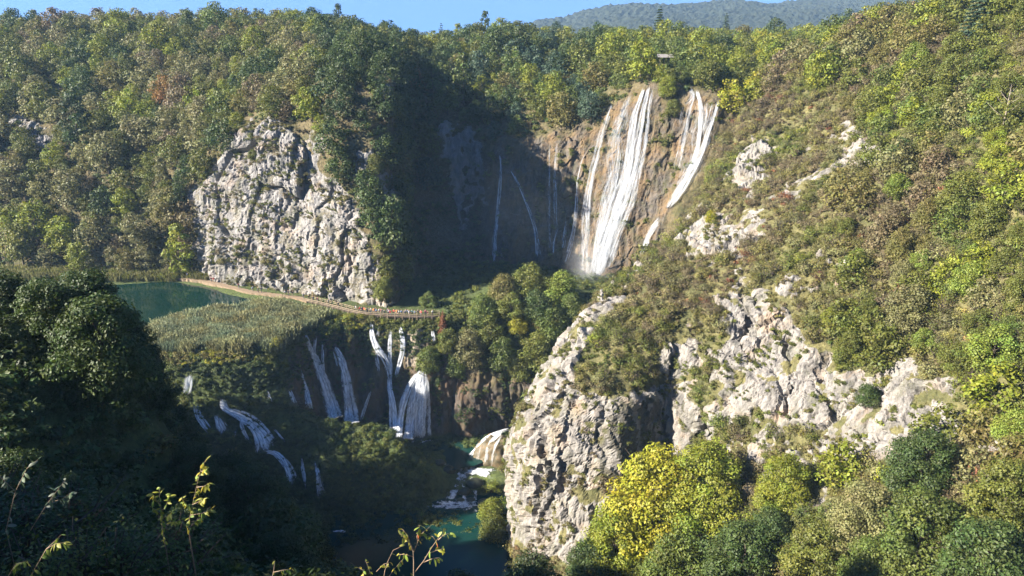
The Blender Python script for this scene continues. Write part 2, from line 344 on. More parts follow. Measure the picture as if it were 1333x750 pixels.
# far canyon wall: left hill, white spur, shaded recess, main fall cliff, plateau
B7 = lambda *a: [P(*x) if len(x) == 3 else np.array(x[1]) for x in a]
def col(base, *pts):
    b = Wp(*base); c = [np.array([b[0], b[1], b[2]-6]), b]+[P(*x) for x in pts]
    e = c[-1]; c.append(e+np.array([e[0]*0.25, 120, 2.0])); c.append(e+np.array([e[0]*1.0, 480, -6.0])); return c
A = loft('far', [
    col((-450, 268, -79), (-470, 270, 275), (-500, 200, 300), (-500, 130, 340), (-500, 75, 390), (-500, 43, 460)),
    col((-150, 258, -79), (-150, 270, 268), (-160, 200, 294), (-160, 130, 334), (-160, 75, 384), (-160, 42, 450)),
    col((0, 252, -79), (0, 270, 266), (0, 200, 288), (0, 130, 325), (0, 75, 375), (0, 43, 440)),
    col((130, 247, -79), (130, 280, 260), (130, 200, 284), (130, 130, 323), (130, 75, 373), (130, 42, 438)),
    col((240, 245, -79), (244, 310, 249), (246, 255, 252), (250, 180, 276), (250, 110, 322), (250, 40, 430)),
    col((295, 237, -79.5), (298, 300, 241), (300, 240, 245), (308, 186, 251), (308, 110, 312), (304, 40, 425)),
    col((340, 232, -79.5), (342, 300, 236), (345, 225, 242), (348, 158, 249), (350, 105, 302), (345, 40, 420)),
    col((400, 225, -79.5), (402, 330, 228), (405, 260, 233), (408, 194, 241), (405, 112, 262), (400, 44, 410)),
    col((448, 219, -79.5), (452, 340, 221), (456, 290, 225), (456, 235, 232), (455, 106, 250), (450, 52, 400)),
    col((495, 214, -79.5), (493, 350, 217), (489, 300, 222), (484, 240, 232), (488, 106, 248), (490, 62, 385)),
    col((524, 219, -80), (520, 350, 224), (516, 290, 232), (508, 220, 242), (512, 108, 250), (514, 66, 375)),
    col((545, 244, -80), (540, 310, 260), (536, 240, 270), (528, 185, 280), (528, 115, 296), (530, 75, 370)),
    col((600, 262, -80), (600, 290, 278), (598, 220, 286), (598, 165, 293), (600, 118, 320), (602, 72, 365)),
    col((650, 261, -80), (650, 280, 270), (650, 225, 273), (651, 186, 276), (650, 118, 315), (650, 66, 360)),
    col((702, 257, -80), (702, 280, 264), (703, 225, 267), (705, 180, 271), (703, 115, 310), (700, 68, 360)),
    col((757, 250, -80), (760, 280, 257), (765, 215, 261), (772, 158, 266), (766, 105, 305), (760, 70, 360)),
    col((786, 246, -80), (790, 280, 252), (798, 205, 256), (813, 130, 262), (805, 95, 300), (800, 70, 360)),
    col((826, 243, -80), (832, 275, 248), (842, 195, 252), (850, 112, 258), (850, 86, 300), (850, 72, 360)),
    col((850, 240, -80), (862, 272, 244), (882, 200, 248), (900, 118, 254), (898, 88, 298), (900, 72, 360)),
    col((880, 234, -80), (885, 268, 238), (920, 192, 243), (940, 130, 249), (944, 96, 295), (945, 74, 360)),
    col((920, 232, -80), (930, 268, 236), (965, 192, 241), (990, 135, 250), (1000, 98, 300), (1000, 72, 360)),
    col((1050, 236, -80), (1060, 268, 240), (1080, 192, 246), (1100, 130, 255), (1130, 92, 300), (1150, 62, 360)),
], 380, 900)
white = [[(238, 248), (268, 225), (298, 190), (330, 162), (348, 152), (375, 172), (402, 192), (432, 232), (462, 258), (472, 300), (492, 345), (515, 405), (490, 402), (400, 383), (270, 366), (250, 310)]]
small = [[(15, 155), (45, 158), (75, 185), (60, 200), (20, 185)], [(488, 112), (506, 118), (506, 152), (494, 146)], [(572, 162), (622, 168), (640, 245), (600, 300), (580, 215)],
         [(395, 170), (425, 190), (410, 205)], [(455, 200), (480, 190), (520, 250), (510, 290), (480, 260)]]
rockA = np.maximum(mask_polys(A, white, 7, 6, 22), 0.75*mask_polys(A, small, 6, 5, 26))
lib = fbm(A.V, 5, 3, 31.0)
rockA = np.clip(rockA - np.clip((lib-0.10)*3.0, 0, 0.55)*(rockA > 0), 0, 1)
tufaA = mask_polys(A, [[(628, 205), (650, 186), (705, 178), (770, 160), (800, 138), (848, 110), (875, 150), (900, 118), (938, 128), (925, 190), (880, 262), (850, 345), (770, 372), (635, 372)]], 6, 6, 14)
rec = mask_polys(A, [[(520, 260), (560, 200), (640, 190), (650, 372), (530, 372)]], 10, 8, 25)
rockA = np.maximum(rockA, 0.35*rec*(fbm(A.V, 6, 3) > 0.0))
mossA = np.clip(fbm(A.V, 4, 3, 17.0)*2.2+0.05, 0, 1)*np.maximum(rockA, tufaA*0.8)*0.8
finish(A, 'canyon_wall', M_far, rockA, tufaA, mossA, 0.9, 1.0)

# right hillside with its rock pillar
def colB(*pts):
    c = [P(*x) for x in pts]; e = c[-1]
    c.append(e+np.array([30.0, 40, 4.0])); c.append(e+np.array([180.0, 260, 0.0])); return c
Bl = loft('right', [
    colB((745, 745, 178), (735, 690, 180), (725, 600, 182), (730, 510, 184), (770, 450, 188), (812, 388, 192), (866, 339, 203), (928, 276, 226), (958, 176, 247), (1020, 116, 262)),
    colB((690, 745, 165), (684, 690, 165), (680, 600, 168), (700, 510, 172), (745, 448, 178), (792, 385, 184), (856, 336, 198), (918, 270, 222), (952, 172, 244), (1012, 112, 260)),
    colB((672, 770, 142), (666, 680, 143), (668, 590, 146), (692, 510, 152), (732, 450, 160), (780, 386, 172), (848, 336, 190), (906, 272, 212), (946, 176, 238), (1008, 110, 258)),
    colB((720, 800, 127), (715, 712, 131), (728, 610, 136), (748, 515, 143), (775, 455, 152), (815, 400, 163), (860, 345, 180), (910, 288, 198), (955, 195, 225), (1020, 102, 252)),
    colB((785, 810, 121), (775, 715, 127), (795, 600, 136), (815, 510, 142), (830, 460, 149), (850, 405, 158), (885, 348, 174), (930, 288, 192), (975, 195, 219), (1035, 96, 248)),
    colB((840, 810, 116), (835, 715, 126), (855, 600, 143), (865, 520, 146), (875, 465, 148), (895, 405, 155), (925, 345, 169), (955, 284, 186), (1005, 195, 212), (1065, 84, 244)),
    colB((890, 810, 110), (890, 705, 121), (905, 600, 135), (912, 520, 139), (920, 465, 144), (940, 400, 152), (965, 340, 164), (985, 274, 180), (1040, 192, 204), (1100, 64, 240)),
    colB((985, 810, 97), (990, 695, 109), (1000, 595, 123), (1000, 510, 131), (1010, 450, 138), (1020, 388, 146), (1040, 318, 157), (1070, 248, 171), (1110, 180, 189), (1160, 50, 232)),
    colB((1090, 810, 87), (1100, 690, 97), (1108, 595, 111), (1108, 510, 121), (1115, 450, 128), (1120, 378, 136), (1135, 305, 146), (1150, 228, 160), (1190, 142, 180), (1225, 36, 222)),
    colB((1220, 810, 75), (1222, 690, 86), (1230, 595, 99), (1230, 510, 109), (1230, 445, 116), (1235, 372, 124), (1240, 302, 133), (1250, 222, 145), (1270, 132, 168), (1290, 26, 205)),
    colB((1345, 810, 67), (1345, 690, 77), (1345, 595, 89), (1345, 505, 98), (1345, 435, 105), (1345, 362, 113), (1345, 292, 121), (1345, 212, 133), (1345, 117, 155), (1345, 14, 190)),
    colB((1560, 830, 58), (1560, 700, 68), (1560, 600, 79), (1560, 505, 87), (1560, 430, 94), (1560, 352, 101), (1560, 282, 109), (1560, 202, 120), (1560, 102, 140), (1560, -5, 172)),
], 460, 560)
pilr = [[(655, 640), (664, 570), (688, 512), (722, 455), (752, 420), (783, 383), (800, 392), (775, 425), (758, 470), (745, 505), (800, 520), (850, 505), (905, 500), (915, 560), (860, 610), (800, 660), (760, 730), (690, 730), (655, 700)]]
rk = [[(885, 300), (910, 283), (950, 277), (985, 263), (1003, 275), (985, 298), (962, 318), (970, 372), (950, 352), (903, 348)],
      [(1000, 262), (1050, 224), (1100, 188), (1140, 172), (1152, 205), (1110, 222), (1060, 236), (1020, 264)], [(948, 240), (982, 180), (1012, 200), (978, 262)],
      [(945, 385), (985, 366), (1005, 390), (1040, 358), (1064, 372), (1032, 405), (1058, 450), (1092, 482), (1130, 502), (1180, 478), (1250, 508), (1265, 560), (1205, 592), (1130, 600), (1060, 572), (1000, 545), (960, 540), (932, 572), (914, 545), (925, 482), (888, 505), (868, 442), (900, 428), (940, 452)],
      [(1285, 570), (1333, 560), (1333, 610), (1290, 600)], [(780, 350), (830, 335), (840, 350), (800, 372)]]
rk2 = [[(918, 555), (1000, 560), (1062, 572), (1105, 605), (1070, 645), (990, 640), (940, 650)], [(1140, 520), (1270, 540), (1310, 590), (1260, 620), (1160, 600)], [(1040, 370), (1080, 330), (1120, 340), (1080, 380)]]
rockB = np.maximum(mask_polys(Bl, pilr, 5, 7, 22), mask_polys(Bl, rk, 6, 9, 48))
rockB = np.maximum(rockB, 0.8*mask_polys(Bl, rk2, 6, 4, 40)*(fbm(Bl.V, 4, 3, 3.1) > -0.03))
libB = fbm(Bl.V, 4.5, 3, 61.0)
rockB = np.clip(rockB-np.clip((libB-0.10)*4, 0, 0.7), 0, 1)
tufaB = mask_polys(Bl, [[(800, 520), (905, 512), (908, 600), (860, 600), (800, 640), (770, 600)]], 8, 6, 16)*0.9
rockB = np.clip(rockB-0.75*tufaB*(fbm(Bl.V*np.array([1, 1, 0.2]), 3, 3, 77) > -0.05), 0, 1)
mossB = np.clip(fbm(Bl.V, 3.5, 3, 19.0)*2.2, 0, 1)*rockB*0.55
CR = np.zeros(len(Bl.V)); jx, jy = jitter(Bl, 4, 16)
for line, wd, dp in [([(972, 372), (978, 410), (966, 440), (975, 470), (958, 500)], 7, 3.6), ([(898, 428), (922, 470), (918, 520), (908, 560), (900, 610)], 6, 3.2), ([(1058, 392), (1070, 440), (1064, 490), (1085, 540)], 5, 2.4), ([(1140, 500), (1150, 550), (1135, 590)], 5, 2.2), ([(745, 440), (735, 500), (742, 560), (728, 640)], 6, 2.4), ([(700, 520), (705, 590), (695, 680)], 4, 1.8), ([(1010, 420), (1030, 470), (1022, 540)], 4, 2.0), ([(790, 510), (782, 570), (790, 640)], 6, 2.4), ([(930, 290), (945, 330), (940, 360)], 5, 2.2), ([(1200, 500), (1215, 550)], 5, 2.0)]:
    dd = np.full(len(Bl.V), 99.0)
    for a, b in zip(line[:-1], line[1:]):
        a = np.array(a, float); ab = np.array(b)-a; t = np.clip(((Bl.px+jx-a[0])*ab[0]+(Bl.py+jy-a[1])*ab[1])/(ab@ab), 0, 1); dd = np.minimum(dd, np.hypot(Bl.px+jx-a[0]-t*ab[0], Bl.py+jy-a[1]-t*ab[1]))
    CR = np.maximum(CR, dp*np.clip(1-dd/wd, 0, 1)**1.3)
Bl.V = Bl.V-Bl.N*(CR*np.clip(rockB+tufaB, 0, 1))[:, None]; set_geo(Bl)     # long open joints
finish(Bl, 'right_hillside', M_right, rockB, tufaB, mossB, 0.8, 0.8)

# middle terrace: lake shelf, cliff of the cascades, mossy mound
def colC(foot, mound, top, wfoot, wmid, lip, back):
    f = np.array(foot); b = np.array(back)
    return [f+np.array([0, -18, -1.5]), f, P(*mound), P(*top), P(*wfoot), P(*wmid), P(*lip), np.array(lipb(lip)), b, b+np.array([0, 25, -3.0])]
def lipb(l): p = P(*l); return [p[0]*1.01, p[1]+4, -79.0]
zt = -79.0
Cl = loft('terrace', [
    colC(Wp(20, 150, -104), (40, 640, 158), (60, 600, 166), (70, 560, 170), (80, 520, 173), (80, 475, 176), Wp(-20, 262, zt)),
    colC(Wp(150, 158, -110), (160, 640, 164), (165, 590, 169), (170, 550, 172), (172, 510, 175), (172, 474, 177), Wp(130, 258, zt)),
    colC(Wp(300, 160, -112), (275, 640, 164), (262, 580, 169), (256, 545, 172), (248, 505, 175), (245, 474, 177.5), Wp(215, 255, zt)),
    colC(Wp(385, 163, -115), (372, 630, 166), (345, 575, 171), (330, 545, 174), (312, 508, 176.5), (305, 474, 178.5), Wp(290, 250, zt)),
    colC(G(425, 668, -116.5), (410, 620, 166), (398, 556, 174), (385, 535, 179), (375, 500, 181), (365, 462, 183.5), Wp(350, 244, zt)),
    colC(G(450, 668, -116.5), (440, 600, 168), (428, 553, 178), (410, 548, 188), (398, 498, 190.5), (390, 434, 194), Wp(390, 240, zt)),
    colC(G(490, 664, -116.5), (480, 600, 170), (468, 557, 179), (440, 555, 191), (440, 495, 195), (436, 428, 199), Wp(430, 236, zt)),
    colC(G(520, 660, -116.5), (515, 605, 170), (508, 563, 178), (478, 558, 192), (475, 495, 196), (470, 421, 203), Wp(470, 230, zt)),
    colC(G(550, 655, -116.5), (545, 618, 171), (538, 585, 177), (512, 578, G(512, 578, -113)[1]), (510, 495, 197), (506, 419, 204.5), Wp(505, 236, zt)),
    colC(G(572, 648, -116.5), (570, 630, 171), (566, 607, 175), (548, 574, G(548, 574, -113)[1]), (545, 495, 197.5), (540, 424, 203.5), Wp(540, 252, zt)),
    colC(G(590, 645, -116.8), (588, 637, 171), (585, 625, 174), (585, 570, G(585, 570, -113)[1]), (582, 500, 198), (578, 432, 203), Wp(590, 272, zt)),
    colC(G(615, 645, -116.8), (615, 638, 171), (615, 628, 174), (625, 566, G(625, 566, -113)[1]), (622, 505, 197), (615, 440, 203), Wp(650, 272, zt)),
    colC(G(645, 640, -116.8), (648, 632, 172), (650, 620, 175), (672, 560, G(672, 560, -113)[1]), (668, 510, 196), (660, 455, 201), Wp(710, 268, zt)),
    colC(G(700, 640, -116.8), (705, 630, 173), (710, 610, 177), (730, 555, G(730, 555, -113)[1]), (730, 515, 195), (730, 462, 199), Wp(780, 262, zt)),
    colC(G(780, 640, -116.8), (790, 630, 175), (800, 610, 179), (820, 555, G(820, 555, -113)[1]), (825, 515, 195), (830, 455, 199), Wp(870, 258, zt)),
], 420, 620)
LAKE = [(-420, 380), (120, 370), (215, 364), (268, 371), (300, 382), (350, 391), (322, 401), (285, 404), (240, 414), (205, 430), (120, 436), (-420, 450)]
lk = poly_soft(Cl.px, Cl.py, LAKE, 5)
flat = np.clip((Cl.V[:, 2]+82)/2, 0, 1)
Cl.V[:, 2] -= 1.6*lk*flat
kn = np.exp(-(((Cl.V[:, 0]-4)/20)**2+((Cl.V[:, 1]-222)/15)**2))*4.5*flat
Cl.V[:, 2] += kn
set_geo(Cl)
steep = 1-np.clip((np.abs(Cl.N[:, 2])-0.30)/0.35, 0, 1)
tufaC = steep*mask_polys(Cl, [[(385, 436), (470, 424), (560, 430), (700, 455), (720, 575), (500, 590), (470, 558), (390, 548), (372, 500)]], 6, 5, 10)
rockC = 0.8*mask_polys(Cl, [[(518, 440), (552, 432), (556, 470), (530, 478)], [(541, 426), (551, 428), (550, 448), (542, 446)]], 4, 4, 8)
mossC = np.clip(fbm(Cl.V, 5, 3, 9.0)*2, 0, 1)*tufaC*0.5
# overhanging curtains bulge out near the lip
bul = tufaC*np.clip(noise(Cl.V*np.array([1, 1, 0.15]), 5.0, 3.0), -0.4, 1)*2.0
Cl.V += Cl.N*bul[:, None]*np.sign((Cl.N*np.array([0, -1, 0.3])).sum(1))[:, None]; set_geo(Cl)
s = np.where((Cl.N*np.array([0, -1, 0.5])).sum(1) < 0, -1, 1)[:, None]; Cl.N = Cl.N*s
dC = flat
def fin_C():
    k = np.clip(rockC+tufaC, 0, 1)
    d = (tufa_disp(Cl.V)*0.55+0.9*fbm(Cl.V*np.array([1, 1, .5]), 2.2, 4, 3.0)+.5*ridged(Cl.V*np.array([1, 1, .3]), 1.6, 2))*k + fbm(Cl.V, 7, 4, 5.5)*1.6*(1-k)*(1-0.85*dC)
    Cl.V = Cl.V + Cl.N*d[:, None]; set_geo(Cl); Cl.rock, Cl.tufa, Cl.moss = rockC, tufaC, mossC
    me = mesh_np('travertine_terrace', Cl.V, grid_faces(Cl.nr, Cl.nc), True); pt_col(me, 'mask', np.stack([rockC, tufaC, mossC], 1))
    tag(obj('travertine_terrace', me, M_trav), kind='structure'); LANDS['terrace'] = Cl
fin_C()

# near left slope and the rim on which the photographer stands: a height field through chosen points, its unseen ridge shaped to shade the foreground
pts = np.array([(0, 0, -2.2), (0, 4, -4.5), (0, 10, -11.5), (-4, 12, -13), (5, 10, -12), (-8, 14, -15.5), (0, 30, -29), (-3, 50, -46), (-44, 60, -25.5), (-35, 59, -27), (-32, 59, -31), (-31, 62, -39), (-32, 75, -55), (-32, 100, -83), (-22, 112, -101),
    (-55, 78, -46), (-70, 88, -54), (-60, 100, -72), (-90, 110, -70), (-50, 110, -90), (-45, 130, -114), (-37, 148, -119), (-80, 130, -84), (-28, 43, -29.5), (-26, 45, -36), (-22, 30, -25), (-33, 43, -25.5), (-19, 70, -63),
    (0, 110, -99), (0, 135, -119), (25, 130, -119), (30, 30, -36), (30, 60, -62), (30, 100, -100), (60, 20, -40), (60, 60, -80), (-12, -8, 1), (-30, -10, 5), (-55, -16, 13.5), (-58, 2, 11.5), (-73, 46, -2), (-75, 60, -15), (-58, 25, -14), (-16, 20, -19.5), (-42, 22, -15),
    (-60, 40, -28), (-90, 60, -38), (-80, 5, 0), (-113, 35, -26), (-150, 110, -52), (-130, 140, -63), (-150, 80, -42), (-180, 140, -54), (-190, 110, -42), (-220, 180, -74), (-160, 168, -78), (-120, 152, -74), (-80, 155, -102),
    (-200, 40, -20), (-120, -60, 6), (0, -60, 0), (80, -60, -5), (40, -10, -8)], float)
d = np.linalg.norm(pts[:, None, :2]-pts[None, :, :2], axis=-1)
Ar = np.block([[d, np.ones((len(pts), 1)), pts[:, :2]], [np.ones((1, len(pts))), np.zeros((1, 3))], [pts[:, :2].T, np.zeros((2, 3))]])
wz = np.linalg.solve(Ar, np.concatenate([pts[:, 2], [0, 0, 0]]))
def near_z(x, y):
    q = np.stack([x, y], -1); dd = np.linalg.norm(q[:, None]-pts[None, :, :2], axis=-1)
    return dd@wz[:len(pts)]+wz[len(pts)]+q@wz[len(pts)+1:]
D_ = Land(); D_.name = 'near'; gx = np.arange(-220, 66, 1.5); gy = np.arange(-60, 172, 1.5); D_.nc, D_.nr = len(gx), len(gy)
X, Y = np.meshgrid(gx, gy); x, y = X.ravel(), Y.ravel(); z = near_z(x, y); D_.V = np.stack([x, y, z], 1)
near_r = np.clip(np.hypot(x, y)/25, 0.05, 1); D_.V[:, 2] += fbm(D_.V*np.array([1, 1, 0.0]), 14, 4)*2.4*near_r; set_geo(D_)
zero = np.zeros(len(x)); finish(D_, 'near_slope', M_trav, zero, zero, zero, 0, 0.0)

# riverbed, ground to the horizon, far mountain
me = mesh_np('riverbed', [(-400, 60, -120.5), (300, 60, -120.5), (300, 300, -120.5), (-400, 300, -120.5)], [(0, 1, 2, 3)]); tag(obj('riverbed', me, M_ground), kind='structure')
me = mesh_np('ground', [(-3500, -1500, -135), (3500, -1500, -135), (3500, 4500, -135), (-3500, 4500, -135)], [(0, 1, 2, 3)]); tag(obj('ground', me, M_ground), kind='structure')
def mountain():
    D0 = 2300.0; ridge = [(-200, 62), (400, 60), (600, 56), (680, 46), (700, 37), (720, 33), (755, 24), (790, 15), (830, 13), (870, 11), (920, 9), (960, 11), (1000, 11), (1040, 9), (1090, 2), (1130, -6), (1190, -12), (1300, -18), (1700, -10)]
    xs = np.linspace(-200, 1700, 700); ry = np.interp(xs, [r[0] for r in ridge], [r[1] for r in ridge])
    nr = 170; V = np.zeros((nr, len(xs), 3))
    for i in range(nr):
        t = i/(nr-1)
        for_t = 1-(1-min(t/0.8, 1))**1.5
        Dn = D0-900+1125*t
        top = np.array([P(a, b, D0)[2] for a, b in zip(xs, ry)])
        V[i, :, 2] = -40+(top+40)*for_t if t <= 0.8 else top-(t-0.8)*250
        V[i, :, 0] = (xs-CX)/F*D0*cp; V[i, :, 1] = Dn
    V = V.reshape(-1, 3); n = fbm(V*np.array([1, 1, 0]), 260, 4)*38+noise(V*np.array([1, 1, 0]), 15, 3)*7+noise(V*np.array([1, 1, 0]), 8, 8)*4
    V[:, 2] += n*np.clip((V[:, 2]+40)/60, 0, 1); V[:, 2] += 12
    m = simple('forested_mountain', (0.014, 0.021, 0.012), (0.026, 0.031, 0.017), 0.05, 0.95, 0.0)
    tag(obj('mountain', mesh_np('mountain', V, grid_faces(nr, len(xs)), False), m), kind='structure')
mountain()

# ------------------------------------------------------------------ finding the ground under a pixel
def hit(px, py, lands=('right', 'far', 'terrace', 'near'), rad=3.5):
    best = None
    for n in lands:
        L = LANDS[n]; d2 = (L.px-px)**2+(L.py-py)**2; i = np.where((d2 < rad*rad) & (L.dep > 6))[0]
        if len(i) == 0: continue
        dm = L.dep[i].min(); j = i[L.dep[i] < dm+3.0]; k = j[np.argmin(d2[j])]
        if best is None or L.dep[k] < best[0]: best = (L.dep[k], L, k)
    if best is None: return hit(px, py, lands, rad*2) if rad < 40 else None
    return best[1], best[2]
def surf(px, py, lands, off=0.4):
    L, k = hit(px, py, lands); d = ray(px, py); p = d*(L.dep[k]/(d[1]*cp-d[2]*sp)); return p - d/np.linalg.norm(d)*off

# ------------------------------------------------------------------ water
def sheet(name, poly, z, mat, res=90):
    w = np.array([G(a, b, z)[:2] for a, b in poly]); me = bpy.data.meshes.new(name)
    me.from_pydata([(p[0], p[1], z) for p in w], [], [tuple(range(len(w)))]); me.update(); o = obj(name, me, mat); return o
tag(sheet('lake', [(-300, 378), (40, 372), (150, 362), (240, 362), (300, 372), (362, 388), (340, 402), (290, 410), (250, 420), (205, 436), (100, 445), (-300, 470)], -79.75, M_lake), kind='structure')
tag(sheet('upper_pool', [(440, 548), (520, 545), (600, 545), (700, 548), (760, 560), (660, 590), (618, 606), (590, 612), (570, 606), (530, 590), (470, 580)], -113.2, M_pool), kind='structure')
tag(sheet('lower_pool', [(330, 650), (430, 630), (560, 622), (640, 628), (700, 640), (700, 760), (560, 790), (420, 780), (350, 720)], -116.9, M_pool), kind='structure')

def ribbon(ptsP, widths, dens=0.55, seg=1.1, across=7, seed=0):
    """strip of falling water along ptsP (places), widths in metres"""
    ptsP = np.asarray(ptsP, float); L = np.concatenate([[0], np.cumsum(np.linalg.norm(np.diff(ptsP, axis=0), axis=1))]); n = max(4, int(L[-1]/seg))
    s = np.linspace(0, L[-1], n); C = np.stack([np.interp(s, L, ptsP[:, k]) for k in range(3)], 1)
    for _ in range(3): C[1:-1] = (C[:-2]+2*C[1:-1]+C[2:])/4
    w = np.interp(s, np.linspace(0, L[-1], len(widths)), widths)
    t = np.gradient(C, axis=0); view = C/np.linalg.norm(C, axis=1)[:, None]; side = np.cross(t, view); side[:, 2] *= 0.3; side /= np.linalg.norm(side, axis=1)[:, None]+1e-9
    rg = np.random.default_rng(seed+11); u = np.linspace(-1, 1, across)
    V = C[:, None, :]+side[:, None, :]*(u[None, :, None]*w[:, None, None]/2)
    bulge = (1-u**2)*0.5; V -= view[:, None, :]*(bulge[None, :, None]*np.minimum(w, 1.5)[:, None, None]*0.15)
    jit = noise(V.reshape(-1, 3), 2.0, seed*1.7).reshape(n, across)*0.25; V -= view[:, None, :]*jit[:, :, None]
    edge = dens*(1-np.abs(u)**2.2)[None, :]*np.ones((n, 1)); end = np.clip(np.minimum(s+.6, L[-1]-s+.3)/2.6, 0.0, 1); edge = edge*end[:, None]
    fl = np.stack([np.broadcast_to(u[None, :]*w[:, None]/2+seed*13.1, (n, across)), np.broadcast_to(s[:, None], (n, across)), edge+0.0], -1).reshape(-1, 3)
    return V.reshape(-1, 3), grid_faces(n, across), fl
def stream_mesh(name, strips, seed=0):
    V, Fq, FL, n = [], [], [], 0
    for i, (p, w, dn) in enumerate(strips):
        a, b, c = ribbon(p, w, dn, seed=seed+i); V.append(a); Fq.append(b+n); FL.append(c); n += len(a)
    me = mesh_np(name, np.concatenate(V), np.concatenate(Fq), True); pt_col(me, 'flow', np.concatenate(FL)); return me
wseed = [0]
def fine(pix, step=5.0):
    q = np.array(pix, float); L = np.concatenate([[0], np.cumsum(np.linalg.norm(np.diff(q, axis=0), axis=1))]); n = max(3, int(L[-1]/step)+1); t = np.linspace(0, L[-1], n)
    for _ in range(1): c = np.stack([np.interp(t, L, q[:, k]) for k in (0, 1)], 1)
    c[1:-1] = (c[:-2]+2*c[1:-1]+c[2:])/4; return c
def strands(p, w, dens, seed):
    """the given stream as a broad thin veil and several narrow strands that wander inside its width"""
    rg = np.random.default_rng(seed); out = [(p, w, dens*0.92)]; n = len(p); t = np.gradient(p, axis=0); view = p/np.linalg.norm(p, axis=1)[:, None]; side = np.cross(t, view); side /= np.linalg.norm(side, axis=1)[:, None]+1e-9
    wi = np.interp(np.linspace(0, 1, n), np.linspace(0, 1, len(w)), w)
    for k in range(int(np.clip(3+w.mean()*1.6, 3, 7))):
        o = rg.uniform(-.42, .42)+.22*np.cumsum(rg.normal(size=n))/math.sqrt(n); a, b = sorted(rg.uniform(0, n-1, 2))
        if b-a < n*0.4: a, b = 0, n-1
        i = np.arange(int(a), int(b)+1)
        if len(i) < 3: i = np.arange(n)
        q = p[i]+side[i]*(np.clip(o, -.6, .6)*wi)[i][:, None]-view[i]*rg.uniform(.05, .25); out.append((q, np.interp(np.linspace(0, 1, 4), np.linspace(0, 1, len(i)), wi[i])*rg.uniform(.22, .55), min(0.95, dens*.85+rg.uniform(0, .28))))
    return out
def stream_part(pix, wpx, dens, lands, parent=None, name='stream', off=0.5):
    px = fine(pix); p = np.array([surf(a, b, lands, off) for a, b in px]); dep = np.linalg.norm(p, axis=1)
    for _ in range(3): dep[1:-1] = np.minimum(dep[1:-1], (dep[:-2]+2*dep[1:-1]+dep[2:])/4)
    p = np.array([ray(a, b)/np.linalg.norm(ray(a, b))*r for (a, b), r in zip(px, dep)])
    d = proj(p)[2].mean(); w = np.array(wpx)*d/F*(1.3 if lands[0] == 'terrace' else 1.15); wseed[0] += 9
    me = stream_mesh(name, strands(p, w, dens+(0.22 if lands[0] == 'terrace' else 0), wseed[0]), wseed[0]); return obj(name, me, M_casc if lands[0] == 'terrace' else M_fall, parent)
def waterfall(label, streams, lands, foam=None, off=0.5):
    wseed[0] += 1
    if len(streams) == 1 and not foam:
        o = stream_part(*streams[0], lands, None, 'waterfall', off); return tag(o, label, 'waterfall', 'waterfalls and cascades')
    p0 = surf(*streams[0][0][-1], lands, off); e = empty('waterfall', p0); tag(e, label, 'waterfall', 'waterfalls and cascades')
    for st in streams:
        o = stream_part(*st, lands, e, 'stream', off); o.data.transform(Matrix.Translation(-Vector(p0)))
    for f in foam or []:
        foam_patch(*f, parent=e, p0=p0)
    return e
def foam_patch(px, py, rx, ry, z, parent=None, p0=None, dens=0.75):
    c = G(px, py, z); n = 9; m = 20; V = []; FL = []
    for i in range(n):
        for j in range(m):
            r = i/(n-1); a = 2*math.pi*j/m; x = c[0]+rx*r*math.cos(a)*(1+0.25*math.sin(3*a+px)); y = c[1]+ry*r*math.sin(a)*(1+0.2*math.cos(2*a+py))
            V.append((x, y, z+0.10+0.12*(1-r))); FL.append((x, y, dens*(1-r**1.6)))
    Fq = [(i*m+j, i*m+(j+1) % m, (i+1)*m+(j+1) % m, (i+1)*m+j) for i in range(n-1) for j in range(m)]
    V = np.array(V)
    if p0 is not None: V = V-p0
    me = mesh_np('foam', V, Fq, True); pt_col(me, 'flow', np.array(FL)); return obj('foam', me, M_foam, parent)
FA, TE = ('far',), ('terrace',)
waterfall('broad white waterfall streaming down the sunlit ochre cliff, widest of all the falls', [
    ([(797, 135), (786, 165), (780, 190), (772, 222), (766, 262), (764, 320), (765, 362)], [4, 9, 8, 9, 10, 9, 9], 0.62),
    ([(824, 122), (812, 150), (803, 185), (800, 230), (790, 290), (776, 350)], [6, 13, 13, 14, 12, 10], 0.36),
    ([(838, 115), (827, 145), (822, 180), (817, 222), (803, 262), (786, 320), (772, 364)], [4, 8, 8, 10, 13, 14, 12], 0.85),
    ([(845, 112), (838, 145), (832, 180), (826, 220), (815, 260), (796, 310), (780, 360)], [4, 7, 9, 11, 13, 13, 14], 0.8),
    ([(850, 116), (844, 140), (843, 160), (840, 190), (832, 225), (822, 265), (806, 300), (792, 340)], [3, 5, 5, 7, 9, 9, 8, 6], 0.6),
    ([(800, 215), (786, 250), (779, 300), (774, 360)], [3, 6, 7, 7], 0.55),
    ([(808, 190), (800, 240), (790, 270), (780, 310), (772, 360)], [3, 6, 9, 10, 12], 0.62),
    ([(815, 135), (806, 160), (798, 200)], [3, 6, 7], 0.45),
    ([(768, 232), (762, 280), (758, 330), (757, 360)], [3, 5, 7, 8], 0.45),
    ([(800, 290), (786, 330), (770, 364)], [14, 22, 24], 0.48), ([(818, 128), (806, 175), (798, 230), (788, 290), (775, 355)], [18, 36, 40, 38, 34], 0.24)], FA, None, 0.9)
